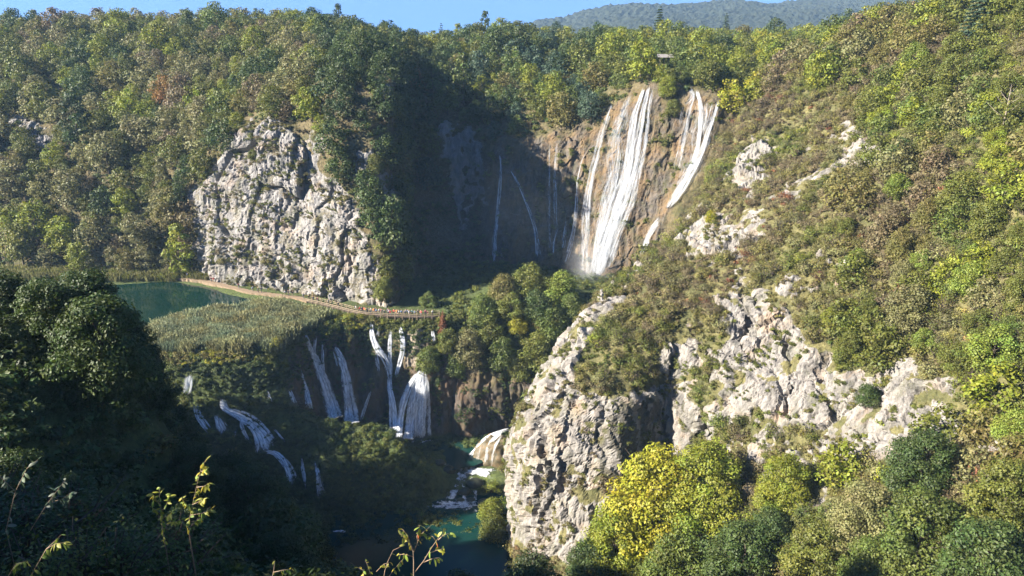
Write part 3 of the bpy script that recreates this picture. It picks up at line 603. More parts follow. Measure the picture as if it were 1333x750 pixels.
waterfall('narrower white waterfall right of the broad one, slanting down ochre rock beside green bushes', [
    ([(903, 117), (902, 128), (897, 140), (893, 165), (886, 195), (880, 224)], [4, 4, 5, 5, 6, 7], 0.55),
    ([(906, 117), (912, 135), (911, 165), (908, 195), (897, 222), (881, 250), (867, 272)], [4, 5, 5, 7, 9, 9, 6], 0.85),
    ([(936, 130), (930, 150), (922, 172), (915, 195), (903, 222), (886, 252), (869, 273)], [5, 6, 6, 7, 8, 7, 5], 0.8),
    ([(921, 132), (921, 150), (915, 176)], [3, 4, 4], 0.55), ([(889, 136), (887, 152), (885, 168)], [3, 4, 4], 0.5),
    ([(928, 131), (925, 150), (917, 178)], [3, 4, 4], 0.5),
    ([(918, 132), (910, 180), (898, 220), (880, 254)], [34, 34, 26, 14], 0.24), ([(897, 112), (905, 128), (897, 134), (889, 138)], [3, 4, 3, 3], 0.7)], FA, None, 0.8)
waterfall('short white chute below the slanting fall, ending among bushes', [([(860, 283), (847, 298), (839, 318), (832, 334)], [6, 8, 8, 7], 0.85)], FA)
waterfall('thin pale waterfall in the blue shade, leftmost on the dark recess wall', [([(650, 198), (653, 216), (650, 250), (646, 290), (643, 312), (643, 346)], [2, 5, 5, 5, 5, 4], 0.78), ([(645, 322), (652, 330), (657, 345)], [2, 3, 3], 0.5)], FA)
waterfall('slanting thin waterfall splitting in two on the dark recess wall', [([(663, 218), (675, 240), (687, 270), (697, 300), (701, 338)], [2, 4, 4, 4, 5], 0.72), ([(684, 262), (694, 280), (698, 300)], [2, 3, 2], 0.5)], FA)
waterfall('faint vertical water thread under overhanging trees, left of a matching thread', [([(715, 186), (715, 240), (715, 330)], [2, 4, 4], 0.55)], FA)
waterfall('faint vertical water thread falling from under trees, nearer the sunlit cliff', [([(724, 184), (722, 230), (723, 300)], [3, 5, 5], 0.55)], FA)
waterfall('long thin bluish waterfall at the shade edge, just left of the broad sunlit fall', [([(764, 196), (757, 208), (752, 232), (749, 290), (741, 325), (734, 348)], [2, 3, 5, 5, 5, 4], 0.65)], FA)
waterfall('small forked trickle low on the shaded recess wall above the green knoll', [([(737, 285), (734, 305), (731, 330)], [2, 4, 5], 0.7), ([(727, 295), (721, 312), (719, 335)], [2, 4, 4], 0.66)], FA)
# cascades from the reed terrace
waterfall('shaded cascade with two joined strands at the left end of the brown wall', [([(395, 433), (403, 455), (412, 475), (424, 515), (433, 546)], [4, 7, 9, 12, 14], 0.46), ([(411, 437), (408, 460), (412, 478)], [2, 3, 3], 0.5), ([(420, 440), (421, 480), (423, 500)], [1.5, 3, 3], 0.36)], TE)
waterfall('shaded cascade arching from a ledge in the middle of the brown wall', [([(434, 448), (444, 468), (451, 510), (456, 552)], [4, 10, 13, 15], 0.46), ([(433, 455), (440, 480)], [2, 3], 0.4)], TE)
waterfall('short pointed cascade low at the left end of the brown wall', [([(391, 478), (397, 500), (404, 534)], [2, 6, 8], 0.5)], TE)
waterfall('small fanned trickle beside the mossy slope, left of the pointed cascade', [([(376, 505), (381, 518), (387, 530)], [3, 5, 7], 0.5)], TE)
waterfall('winding white cascade starting below the crowded boardwalk', [([(483, 420), (484, 438), (490, 452), (503, 466), (510, 485), (509, 497)], [4, 6, 7, 7, 5, 4], 0.78), ([(493, 425), (490, 440)], [3, 4], 0.6), ([(490, 455), (492, 480), (494, 490)], [3, 5, 5], 0.36), ([(503, 468), (505, 488)], [5, 6], 0.4)], TE)
waterfall('thin white cascade joining the winding one from above', [([(509, 430), (508, 450), (508, 470), (510, 488)], [3, 4, 4, 3], 0.66)], TE)
waterfall('bright slanting white cascade under the right end of the boardwalk', [([(520, 424), (523, 436), (525, 450), (523, 462), (518, 480), (515, 493)], [3, 4, 6, 4, 4, 4], 0.8)], TE)
waterfall('foaming chute that links the upper strands to the pool, left of the domed fall', [([(508, 488), (506, 502), (511, 520), (513, 545), (515, 562)], [5, 8, 8, 8, 9], 0.72)], TE)
waterfall('domed fan waterfall spreading into the upper pool below the green knoll', [
    ([(546, 483), (536, 495), (526, 515), (520, 545), (518, 570)], [5, 8, 9, 9, 9], 0.66), ([(548, 482), (541, 500), (534, 525), (530, 572)], [5, 8, 9, 10], 0.6), ([(550, 482), (547, 500), (543, 530), (541, 573)], [5, 8, 9, 10], 0.6),
    ([(553, 482), (554, 500), (552, 530), (551, 573)], [5, 7, 7, 6], 0.75), ([(550, 482), (550, 520), (546, 572)], [6, 10, 12], 0.42), ([(556, 490), (558, 530), (558, 572)], [3, 5, 6], 0.35)], TE, [(536, 574, 7.5, 2.4, -113.0)], 1.4)
waterfall('thin diagonal trickle beside the dark bulge, left of the domed fall', [([(483, 507), (476, 525), (468, 550)], [2, 3, 3], 0.6)], TE)
waterfall('small bluish chute at the knoll edge near the russet conifer', [([(564, 430), (562, 438), (567, 446)], [3, 4, 3], 0.6)], TE)
waterfall('uppermost white spill on the dark mossy slope', [([(248, 487), (243, 495), (248, 505), (241, 513)], [8, 9, 9, 13], 0.85)], TE)
waterfall('narrow trickle winding down the mossy slope, nearest the dark trees', [([(254, 527), (258, 545), (268, 556), (274, 564)], [4, 6, 6, 5], 0.75)], TE)
waterfall('stubby white spill left of the long stepped cascade', [([(281, 540), (285, 553), (290, 566)], [6, 10, 13], 0.75)], TE)
waterfall('long stepped white cascade zigzagging down the dark mossy slope', [([(292, 520), (287, 533), (300, 534), (314, 542), (330, 550), (340, 562), (347, 578), (350, 586)], [9, 7, 6, 10, 8, 9, 12, 16], 0.86), ([(344, 588), (358, 587), (368, 598), (377, 612), (380, 632)], [7, 6, 8, 11, 10], 0.8), ([(314, 543), (310, 554), (320, 565), (326, 578)], [4, 5, 3, 3], 0.55), ([(307, 557), (304, 566), (304, 577)], [2, 3, 3], 0.45)], TE)
waterfall('faint spill on the mossy slope below the reeds', [([(348, 508), (350, 518), (357, 528)], [3, 5, 3], 0.5)], TE)
waterfall('thin curved trickle between mossy humps', [([(355, 558), (366, 567), (372, 577)], [2, 3, 2], 0.5)], TE)
waterfall('slim trickle low on the slope, left of a white tongue', [([(391, 592), (394, 612), (397, 638)], [2, 4, 4], 0.5)], TE)
waterfall('pale tongue of water at the foot of the mossy mound', [([(411, 600), (415, 620), (420, 647)], [3, 7, 10], 0.52)], TE)

# dome of the sunlit cascade beside the pillar, rapids and river rocks
def blob(name, c, r, mat, seed, sub=4, amp=0.22, freq=1.0, parent=None, zs=1.0):
    bm = bmesh.new(); bmesh.ops.create_icosphere(bm, subdivisions=sub, radius=1.0); V = np.array([v.co[:] for v in bm.verts])
    dd = 1+amp*1.6*ridged(V+seed*3.1, 0.9/freq, 3)+amp*fbm(V+seed, 0.5/freq, 3)
    V2 = V*dd[:, None]*np.array(r)
    for v, q in zip(bm.verts, V2): v.co = q
    me = bpy.data.meshes.new(name); bm.to_mesh(me); bm.free(); me.polygons.foreach_set('use_smooth', np.full(len(me.polygons), True))
    o = obj(name, me, mat, parent); o.location = c; return o
dome_c = G(640, 606, -116)
M_trv2 = simple('ochre_travertine', (0.13, 0.09, 0.045), (0.05, 0.045, 0.022), 0.8, 0.6, 0.8)
dome = tag(blob('travertine_dome', dome_c+np.array([1.5, 1.5, -1.0]), (6.5, 4.5, 8.0), M_trv2, 3, 5, 0.17, 1.0), 'ochre travertine dome under the sunlit cascade beside the rock pillar', 'rock')
def dstream(pix, w, dens, dist=None):
    out = []
    for a, b in pix:
        d = Vector(ray(a, b)).normalized(); mi = dome.matrix_world.inverted() if False else Matrix.Translation(-dome.location)
        ok, loc, nor, idx = dome.ray_cast(mi @ Vector((0, 0, 0)), d)
        out.append(np.array(loc+dome.location)-np.array(d)*0.35 if ok else None)
    zs = [o for o in out if o is not None]
    for i, o in enumerate(out):
        if o is None:
            a, b = pix[i]; ref = None if not zs else (zs[0] if i == 0 else out[i-1]); out[i] = P(a, b, ref[1]) if ref is not None else P(a, b, 176)
    return np.array(out), np.array(w)*175/F*0.9, dens-.06
bpy.context.view_layer.update()
e = empty('waterfall', dome_c); tag(e, 'sunlit cascade fanning over an ochre dome beside the rock pillar', 'waterfall', 'waterfalls and cascades')
for st in [([(664, 558), (645, 564), (628, 573), (616, 588), (611, 605)], [4, 9, 9, 8, 8], 0.7), ([(655, 562), (640, 572), (634, 590), (631, 613)], [4, 10, 7, 5], 0.66), ([(655, 565), (645, 578), (641, 595), (640, 610)], [4, 8, 6, 3], 0.45), ([(640, 566), (622, 580), (612, 592), (604, 600)], [4, 8, 7, 6], 0.6), ([(628, 575), (622, 590), (620, 604)], [5, 6, 5], 0.4)]:
    wseed[0] += 3; dp = dstream(*st); me = stream_mesh('stream', strands(*dp, wseed[0]), wseed[0]); me.transform(Matrix.Translation(-Vector(dome_c))); obj('stream', me, M_casc, e)
for px, py, rx, ry in [(622, 614, 6.0, 2.2), (608, 604, 3.5, 2.5)]: foam_patch(px, py, rx, ry, -114.2, e, dome_c, 0.9)
e = empty('rapids', G(595, 640, -116.5)); tag(e, 'white rapids tumbling between dark rocks into the lower pool', 'rapids')
p0 = G(595, 640, -116.5)
for pix, wpx, dn in [([(611, 600), (607, 610), (601, 620), (598, 630)], [16, 22, 20, 16], .62), ([(598, 628), (592, 638), (586, 647), (580, 656)], [12, 14, 18, 24], .62), ([(600, 628), (606, 638), (604, 648), (606, 657)], [10, 12, 12, 20], .60), ([(604, 604), (616, 611), (630, 617), (643, 621)], [10, 16, 16, 10], .64), ([(574, 601), (582, 605), (590, 607)], [5, 8, 6], .6), ([(612, 620), (617, 632), (622, 645), (617, 656)], [6, 9, 8, 10], .56)]:
    q = fine(pix); p = np.array([surf(a, b, ('terrace',), .45) for a, b in q]); wseed[0] += 3
    me = stream_mesh('stream', [(p, np.array(wpx)*176/F*1.1, dn)], wseed[0]); me.transform(Matrix.Translation(-Vector(p0))); obj('stream', me, M_rapid, e)
for px, py, rx, ry in [(590, 660, 9, 1.8), (565, 644, 5, 1.2), (602, 655, 6, 2), (584, 656, 4, 2)]: foam_patch(px, py, rx, ry, -116.85, e, p0, 0.7)
tag(foam_patch(444, 692, 2.6, 0.8, -116.85), 'small white foam streak at the left edge of the lower pool', 'foam')
tag(foam_patch(590, 661, 14, 2.5, -116.82, dens=0.35), 'long thin foam drift spreading across the lower pool', 'foam')
for i, (px, py, r, lab) in enumerate([(605, 640, 1.9, 'dark mossy rock splitting the rapids, nearest the lower pool'), (618, 630, 2.6, 'large dark mossy rock beside the rapids under yellow bushes'), (584, 612, 2.2, 'dark wet rock at the rapids head, left of the foam'), (613, 652, 1.4, 'small dark rock at the rapids foot beside the pillar'),
        (600, 652, 1.3, 'small dark rock standing in the rapids foam'), (572, 603, 1.7, 'dark wet rock at the rim of the upper pool'), (630, 655, 2.0, 'dark rock at the bank below the yellow bushes'), (605, 616, 1.6, 'mossy stone between the two white chutes of the rapids')]):
    r *= 0.62; p = surf(px, py, ('terrace',), 0.1) if py < 645 else G(px, py, -117.0); tag(blob('river_rock', p, (r*1.3, r, r*0.75), M_wet, 20+i, 3, 0.2), lab, 'rock', 'river rocks')

# ------------------------------------------------------------------ foliage prototypes
def leaf_quads(C, N, size, rg, up=0.35):
    n = len(C); N = N+rg.normal(scale=0.45, size=(n, 3))+np.array([0, 0, up]); N /= np.linalg.norm(N, axis=1)[:, None]
    a = np.cross(N, rg.normal(size=(n, 3))); a /= np.linalg.norm(a, axis=1)[:, None]; b = np.cross(N, a)
    s = size*rg.uniform(0.6, 1.35, n); a *= (s*0.62)[:, None]; b *= s[:, None]*0.5
    V = np.stack([C-a, C-b*0.8, C+a-N*(s*0.12)[:, None], C+b*0.8], 1).reshape(-1, 3)
    return V, np.arange(4*n).reshape(n, 4)
def crown_mesh(name, seed, H, Rx, base, lobes, per, size, inner=0.12, shape='dome', mat=None):
    rg = np.random.default_rng(seed); Cs, Ns, Hs, Vs = [], [], [], []
    for i in range(lobes):
        t = rg.uniform(0, 1); ang = 2.4*i+rg.uniform(-0.5, 0.5); zf = (i+0.5)/lobes
        if shape == 'dome': rr = math.sqrt(max(0, 1-(zf*1.02-0.30)**2/0.53))*rg.uniform(0.55, 1.0)
        elif shape == 'tall': rr = math.sin(math.pi*min(1, 0.14+zf*0.86))**0.7*rg.uniform(0.5, 0.95)
        else: rr = rg.uniform(0.2, 1.0)*math.sqrt(max(0.05, 1-zf**2))
        lr = (0.30+0.24*rg.random())*Rx*(22/max(22, lobes))**0.4*(1.0 if shape != 'tall' else 0.85)*(1-0.28*zf)
        c = np.array([Rx*0.78*rr*math.cos(ang), Rx*0.78*rr*math.sin(ang), base+(H-base-lr*0.7)*zf+lr*0.2*rg.normal()])
        n = int(per*rg.uniform(0.75, 1.25)*(lr/(0.40*Rx))**2*(max(22, lobes)/22)**0.5)
        d = rg.normal(size=(n, 3)); d[:, 2] += 0.25; d /= np.linalg.norm(d, axis=1)[:, None]
        r = lr*np.where(rg.random(n) < inner, rg.uniform(0.2, 0.7, n), rg.uniform(0.72, 1.12, n))
        squash = np.array([1.12, 1.12, 0.74]); bumpy = 1+0.22*noise(d*1.0+seed+i*2.3, 0.42)
        Cs.append(c+d*(r*bumpy)[:, None]*squash); Ns.append(d)
        hv = rg.normal()*0.010; vv = rg.uniform(0.82, 1.2)
        Hs.append(np.full(n, 0.5+hv)+rg.normal(scale=0.010, size=n)); Vs.append(vv*rg.uniform(0.72, 1.28, n))
    C, N = np.concatenate(Cs), np.concatenate(Ns); V, Fq = leaf_quads(C, N, size, rg)
    me = mesh_np(name, V, Fq); sh = np.stack([np.concatenate(Hs), np.concatenate(Vs), np.ones(len(C))], 1); pt_col(me, 'shade', np.repeat(sh, 4, axis=0))
    me.materials.append(mat or M_leaf); return me
def trunk_mesh(name, seed, H, r0, base, Rx, limbs=6, mat=None):
    rg = np.random.default_rng(seed); mb = MB(); top = H*0.8
    pts = [(rg.normal()*0.06*k, rg.normal()*0.06*k, -1.2+(top+1.2)*k/5) for k in range(6)]; mb.tube(pts, np.linspace(r0, r0*0.2, 6), 6)
    for i in range(limbs):
        a = 2.4*i+rg.uniform(-.4, .4); z0 = base*0.7+(top-base*0.7)*rg.uniform(0, 0.75); L = Rx*rg.uniform(0.5, 0.85)
        mb.tube([(0, 0, z0), (L*.4*math.cos(a), L*.4*math.sin(a), z0+L*.25), (L*math.cos(a), L*math.sin(a), z0+L*.75)], [r0*.45, r0*.28, r0*.08], 4, False)
    me = mb.mesh(name, True); me.materials.append(mat or M_bark); return me
def conifer_mesh(name, seed, H, Rx, per, size, mat=None):
    rg = np.random.default_rng(seed); Cs, Ns = [], []
    lv = 17
    for k in range(lv):
        f = k/(lv-1); z = H*(0.10+0.88*f); rad = Rx*(1-f)**0.72+0.2
        nb = max(4, int(9*(1-f)+3))
        for b in range(nb):
            a = 2*math.pi*(b+rg.uniform(-.3, .3))/nb+k*0.7; L = rad*rg.uniform(0.65, 1.1); n = max(4, int(per*L/Rx))
            t = rg.uniform(0.1, 1, n); w = 0.22*L*(1-t)+0.12
            x = L*t; off = rg.uniform(-1, 1, n)*w; zz = z-0.30*L*t+0.12*L*t*t-rg.uniform(0, 0.25, n)*(0.4+w)
            Cs.append(np.stack([x*math.cos(a)-off*math.sin(a), x*math.sin(a)+off*math.cos(a), zz], 1)); Ns.append(np.tile([0.4*math.cos(a), 0.4*math.sin(a), 0.8], (n, 1)))
    C, N = np.concatenate(Cs), np.concatenate(Ns); V, Fq = leaf_quads(C, N, size, rg)
    me = mesh_np(name, V, Fq); sh = np.stack([np.full(len(C), 0.5)+rg.normal(scale=.006, size=len(C)), rg.uniform(0.7, 1.25, len(C)), np.ones(len(C))], 1); pt_col(me, 'shade', np.repeat(sh, 4, axis=0))
    me.materials.append(mat or M_leaf); return me
def shrub_mesh(name, seed, H, Rx, stems, leaves, size, mat=None, twigs=True):
    """bush of thin forking stems with leaves gathered along them (one mesh, leaves in slot 0, twigs in slot 1)"""
    rg = np.random.default_rng(seed); mb = MB(); tips = []
    for i in range(stems):
        a = 2.4*i; r = Rx*math.sqrt((i+0.5)/stems)*0.9; h = H*rg.uniform(0.6, 1.0)*(1-0.35*(r/Rx)**2)
        e = np.array([r*math.cos(a), r*math.sin(a), h]); m = e*np.array([0.4, 0.4, 0.55])+rg.normal(size=3)*0.1*Rx
        tips.append((np.zeros(3), m, e))
        if twigs: mb.tube([(0, 0, -0.3), m, e], [0.022*H, 0.014*H, 0.004*H], 3, False)
        for q in range(3):
            e2 = m+(e-m)*rg.uniform(0.2, 0.9)+rg.normal(size=3)*0.22*Rx*np.array([1, 1, 0.7]); tips.append((m, (m+e2)/2, e2))
            if twigs: mb.tube([m, e2], [0.010*H, 0.003*H], 3, False)
    n = leaves; k = rg.integers(0, len(tips), n); t = rg.uniform(0.35, 1.05, n)
    A_ = np.array([tips[i][1] for i in k]); B_ = np.array([tips[i][2] for i in k]); C = A_+(B_-A_)*t[:, None]+rg.normal(size=(n, 3))*0.13*Rx*np.array([1, 1, .8])
    C[:, 2] = np.maximum(C[:, 2], 0.02); N = C-np.array([0, 0, H*0.35]); N /= np.linalg.norm(N, axis=1)[:, None]+1e-6
    V, Fq = leaf_quads(C, N, size, rg); hv = rg.normal(size=len(tips))*0.012; vv = rg.uniform(0.8, 1.2, len(tips))
    sh = np.stack([0.5+hv[k]+rg.normal(scale=.01, size=n), vv[k]*rg.uniform(0.7, 1.3, n), np.ones(n)], 1); sh = np.repeat(sh, 4, axis=0)
    if twigs:
        tv = np.concatenate(mb.v); me = bpy.data.meshes.new(name)
        Fa = [tuple(q) for q in Fq.tolist()]+[tuple(i+len(V) for i in f) for f in mb.f]
        me.from_pydata(np.vstack([V, tv]).tolist(), [], Fa); sh = np.vstack([sh, np.ones((len(tv), 3))*0.5])
        me.materials.append(mat or M_leaf); me.materials.append(M_bark); mi = np.zeros(len(Fa), np.int32); mi[len(Fq):] = 1; me.polygons.foreach_set('material_index', mi); me.update()
    else:
        me = mesh_np(name, V, Fq); me.materials.append(mat or M_leaf)
    pt_col(me, 'shade', sh); return me

COLR = {'dark green': (0.044, 0.068, 0.018), 'deep green': (0.058, 0.086, 0.020), 'olive green': (0.116, 0.128, 0.022), 'mid green': (0.098, 0.126, 0.024), 'pale olive': (0.172, 0.165, 0.062), 'yellow green': (0.180, 0.202, 0.020),
        'golden yellow': (0.265, 0.255, 0.020), 'lime green': (0.160, 0.200, 0.030), 'blue green': (0.056, 0.090, 0.050), 'orange brown': (0.24, 0.135, 0.035), 'russet': (0.20, 0.085, 0.040), 'grey brown': (0.158, 0.126, 0.062), 'bronze': (0.156, 0.140, 0.038)}
# lower detail for the far wood, finer leaves for nearer trees
FAR_T = [(crown_mesh('crown', 100+i, 13, 5.9, 2.2, 22, 120, 0.62), trunk_mesh('trunk', 100+i, 13, .3, 3, 5.5)) for i in range(6)]
TALL_T = [(crown_mesh('crown', 130+i, 14, 3.7, 1.8, 22, 100, 0.55, shape='tall'), trunk_mesh('trunk', 130+i, 14, .26, 3, 3.3)) for i in range(3)]
CON_T = [(conifer_mesh('crown', 140+i, 15, 3.7, 36, 0.75), trunk_mesh('trunk', 140+i, 15, .25, 3, .5, 0)) for i in range(2)]
MID_T = [(crown_mesh('crown', 150+i, 9, 4.6, 1.2, 34, 260, 0.33), trunk_mesh('trunk', 150+i, 9, .22, 2, 4.2, 9)) for i in range(4)]
NEAR_T = [(crown_mesh('crown', 170+i, 13, 6.4, 0.8, 64, 520, 0.30), trunk_mesh('trunk', 170+i, 13, .3, 2, 5.6, 12)) for i in range(3)]
SHRUB = [shrub_mesh('bush', 200+i, 2.6, 2.1, 11, 900, 0.20) for i in range(4)]
SPARSE = [shrub_mesh('bush', 210+i, 3.0, 2.0, 14, 330, 0.17) for i in range(3)]
CLOSE = [shrub_mesh('bush', 220+i, 2.2, 1.5, 16, 2000, 0.068) for i in range(3)]

# ------------------------------------------------------------------ boardwalk path line is needed before planting
WALK = [(232, 361), (262, 364.5), (290, 371), (320, 378.5), (352, 383), (386, 387), (402, 391.5), (430, 398), (455, 404.5), (476, 409), (510, 411), (545, 412), (572, 411)]
WZ = -78.55
WALKP = np.array([G(a, b, WZ) for a, b in WALK])
def near_walk(p, r):
    for a, b in zip(WALKP[:-1], WALKP[1:]):
        ab = (b-a)[:2]; t = np.clip(((p[:2]-a[:2])@ab)/(ab@ab), 0, 1)
        if np.linalg.norm(p[:2]-a[:2]-ab*t) < r: return True
    return False

# ------------------------------------------------------------------ trees as things
MARKS = [('the skyline at the far left', 40, 30), ('the skyline above the left hill', 200, 25), ('the skyline above the white cliff', 340, 30), ('the wooded top of the spur', 460, 60), ('the notch in the skyline', 520, 55), ('the middle of the skyline', 620, 50),
    ('the skyline below the mountain', 730, 55), ('the roofed hut', 865, 75), ('the top of the broad fall', 845, 112), ('the top of the slanting fall', 915, 115), ('the skyline left of the dark spruces', 1060, 45), ('the two dark spruces', 1225, 20), ('the topmost right corner', 1310, 30),
    ('the small outcrop at the far left', 45, 175), ('the middle of the left hill', 150, 120), ('the wood behind the white cliff', 300, 120), ('the lake shore', 90, 300), ('the lake end', 215, 330), ('the white cliff top', 345, 155), ('the white cliff left edge', 245, 245), ('the white cliff right edge', 470, 270), ('the spur rocks', 440, 180),
    ('the pale recess rock', 600, 200), ('the dark recess floor', 560, 330), ('the overhang of the recess wall', 690, 165), ('the shoulder left of the broad fall', 765, 140), ('the crowded boardwalk', 530, 405), ('the russet conifer', 577, 420), ('the knoll top', 715, 350), ('the knoll left side', 620, 420), ('the knoll right side', 720, 430), ('the domed fall', 545, 500),
    ('the slope right of the slanting fall', 985, 150), ('the upper rock ridge', 1090, 200), ('the bright rock step', 930, 300), ('the pillar crest', 790, 390), ('the upper right slope', 1240, 110), ('the right slope middle', 1200, 280), ('the right frame edge', 1310, 320), ('the pale bare tree', 1302, 150),
    ('the central white scar', 1010, 460), ('the dark rock cleft', 965, 440), ('the lower white scar', 1170, 530), ('the foot of the white scar', 1030, 600), ('the large yellow tree', 850, 650), ('the bottom right corner', 1280, 690), ('the pillar foot', 730, 700), ('the lower pool', 540, 680), ('the grey boulder', 160, 630), ('the shaded bottom left corner', 60, 700), ('the shaded slope at the left edge', 40, 430), ('the lowest steps of the cascades', 400, 640), ('the lit sapling tips', 250, 640)]
def where(px, py):
    k = min(range(len(MARKS)), key=lambda i: (MARKS[i][1]-px)**2+(MARKS[i][2]-py)**2); n, x, y = MARKS[k]; dx, dy = px-x, py-y
    if math.hypot(dx, dy) < 14: return 'at '+n
    if abs(dx) > abs(dy)*1.3: return ('right of ' if dx > 0 else 'left of ')+n
    return ('below ' if dy > 0 else 'above ')+n
LABELS = []                                              # (object, stem, place, px) collected, made unique at the end
def plant(kind, protos, p, scale, rz, color, cat, group, look, label=None, zs=1.0):
    cr, tr = protos; e = empty(kind, p, rz); e.scale = (scale, scale, scale*zs)
    c = obj('crown', cr, None, e); j = np.exp(RNG.normal(0, 0.10)); c.color = (color[0]*j, color[1]*j, color[2]*j, 1)
    if tr is not None: obj('trunk', tr, None, e)
    e['category'] = cat; e['group'] = group; x, y, _ = proj(np.array(p)+np.array([0, 0, 5*scale]))
    if label: e['label'] = label
    else: LABELS.append((e, look, where(float(x), float(y)), float(x)))
    return e
TAKEN = []                                               # (x, y, z, radius) of planted crowns
def hero(px, py, w, cname, kind='round', label=None, lands=('right', 'far', 'terrace', 'near'), D=None):
    """a tree whose crown is seen centred at px, py and w pixels wide"""
    set_ = {'round': FAR_T, 'tall': TALL_T, 'conifer': CON_T, 'mid': MID_T, 'near': NEAR_T}[kind]
    W0, Hc = {'round': (11.6, 7.6), 'tall': (7.0, 8.0), 'conifer': (6.0, 7.0), 'mid': (8.8, 5.0), 'near': (12.2, 6.8)}[kind]
    by = py+w*{'round': .58, 'mid': .51, 'near': .50}[kind] if kind not in ('tall', 'conifer') else py+w*1.02
    h = hit(px, by, lands)
    if h is None: return
    L, k = h; d = L.dep[k] if D is None else D; s = w*d/F/W0
    p = L.V[k].copy() if D is None else None
    if D is not None: r_ = ray(px, by); p = r_*(D/(r_[1]*cp-r_[2]*sp))
    p[2] -= 0.4; look = {'round': 'broadleaf tree', 'tall': 'narrow tree', 'conifer': 'conifer', 'mid': 'bushy tree', 'near': 'spreading tree'}[kind]
    nm = {'conifer': 'conifer_tree'}.get(kind, 'broadleaf_tree')
    TAKEN.append((*p, s*W0/2))
    return plant(nm, set_[RNG.integers(len(set_))], p, s, RNG.uniform(0, 6.28), COLR[cname], 'tree', 'trees of the canyon woods', cname+' '+look, label)
H = hero
# left hill
H(135, 62, 36, 'yellow green', label='bright yellow-green tree high on the left hill below the skyline'); H(207, 50, 46, 'yellow green', label='broad yellow-green tree near the skyline of the left hill'); H(283, 26, 40, 'mid green'); H(108, 160, 42, 'dark green', 'tall'); H(110, 112, 42, 'deep green')
H(217, 116, 34, 'orange brown', label='lone orange-brown tree in the middle of the left hill'); H(267, 143, 40, 'pale olive'); H(197, 172, 42, 'pale olive'); H(333, 53, 36, 'yellow green'); H(143, 197, 50, 'pale olive'); H(160, 30, 40, 'yellow green'); H(60, 130, 46, 'olive green'); H(25, 85, 44, 'olive green')
H(50, 285, 50, 'yellow green'); H(85, 300, 44, 'yellow green', label='golden-green tree beside the left shore of the lake'); H(180, 295, 40, 'pale olive'); H(238, 322, 38, 'yellow green', 'tall', label='light green tree at the end of the lake beside the white cliff'); H(165, 260, 34, 'yellow green'); H(20, 230, 46, 'pale olive'); H(95, 240, 48, 'pale olive'); H(190, 330, 30, 'pale olive')
# spur and middle skyline
H(539, 55, 36, 'dark green', label='dark round-topped tree standing clear on the skyline notch'); H(574, 50, 15, 'blue green', 'conifer', label='small dark conifer on the middle skyline between round trees'); H(611, 48, 34, 'deep green'); H(645, 56, 38, 'deep green'); H(677, 52, 40, 'deep green'); H(542, 102, 24, 'orange brown', label='small orange tree in the dark wood below the skyline notch')
H(561, 88, 30, 'mid green'); H(604, 103, 34, 'mid green', 'tall', label='bright green narrow tree standing in the middle wood'); H(657, 108, 30, 'bronze'); H(690, 98, 32, 'yellow green'); H(731, 140, 44, 'bronze', label='golden-olive rounded tree above the shaded recess wall'); H(770, 138, 38, 'blue green', label='blue-green tree just left of the broad waterfall'); H(754, 75, 44, 'olive green'); H(794, 65, 44, 'yellow green'); H(834, 78, 48, 'yellow green', label='large yellow-green tree above the top of the broad waterfall'); H(857, 40, 22, 'dark green', 'conifer', label='dark conifer on the skyline above the hut roof'); H(725, 108, 34, 'olive green'); H(640, 140, 34, 'deep green')
H(490, 212, 26, 'olive green', 'mid'); H(557, 223, 40, 'blue green'); H(500, 372, 30, 'olive green', 'mid'); H(557, 388, 22, 'mid green', 'mid', label='small lone green tree behind the crowded boardwalk'); H(330, 200, 16, 'olive green', 'mid'); H(470, 60, 44, 'deep green'); H(500, 130, 40, 'dark green'); H(450, 100, 40, 'dark green')
# plateau right of the falls
H(943, 42, 17, 'dark green', 'conifer', label='pointed dark conifer on the skyline right of the falls'); H(905, 74, 34, 'golden yellow', label='golden tree above the top of the slanting fall'); H(967, 46, 30, 'bronze'); H(930, 75, 36, 'yellow green'); H(1075, 44, 46, 'mid green', label='large green tree on the skyline of the right slope'); H(1103, 30, 36, 'deep green'); H(1000, 65, 40, 'yellow green'); H(1035, 60, 34, 'olive green')
H(875, 140, 24, 'olive green', 'mid', lands=FA); H(868, 112, 26, 'yellow green', 'mid', lands=FA); H(885, 95, 24, 'mid green', 'mid', lands=FA)
# right slope
H(1203, 10, 24, 'dark green', 'conifer', label='dark spruce on the upper right skyline, left of a bluish spruce'); H(1265, 20, 32, 'blue green', 'conifer', label='bluish spruce on the upper right skyline'); H(1188, 75, 42, 'lime green', 'mid', label='bright green tree high on the right slope'); H(1298, 200, 44, 'yellow green', 'mid'); H(1165, 240, 36, 'lime green', 'mid', label='bright lime bush-like tree at the end of the upper rock ridge')
H(1171, 194, 34, 'deep green', 'mid', label='dark green bush-like tree right of the upper rock ridge'); H(1258, 360, 46, 'lime green', 'mid'); H(1180, 395, 60, 'pale olive', 'mid'); H(1201, 440, 36, 'lime green', 'mid'); H(1290, 447, 62, 'lime green', 'mid', label='large lime-green tree at the right edge above the white scar'); H(1115, 333, 28, 'lime green', 'mid'); H(1198, 335, 28, 'lime green', 'mid'); H(1080, 408, 22, 'yellow green', 'mid', label='small yellow-green tree right above the central white scar'); H(1245, 250, 56, 'olive green', 'mid'); H(1310, 110, 40, 'olive green', 'mid')
H(925, 282, 18, 'golden yellow', 'mid'); H(1240, 60, 40, 'olive green', 'mid'); H(1128, 510, 32, 'deep green', 'mid', label='dark green bush-like tree on the white scar'); H(1318, 550, 50, 'lime green', 'mid')
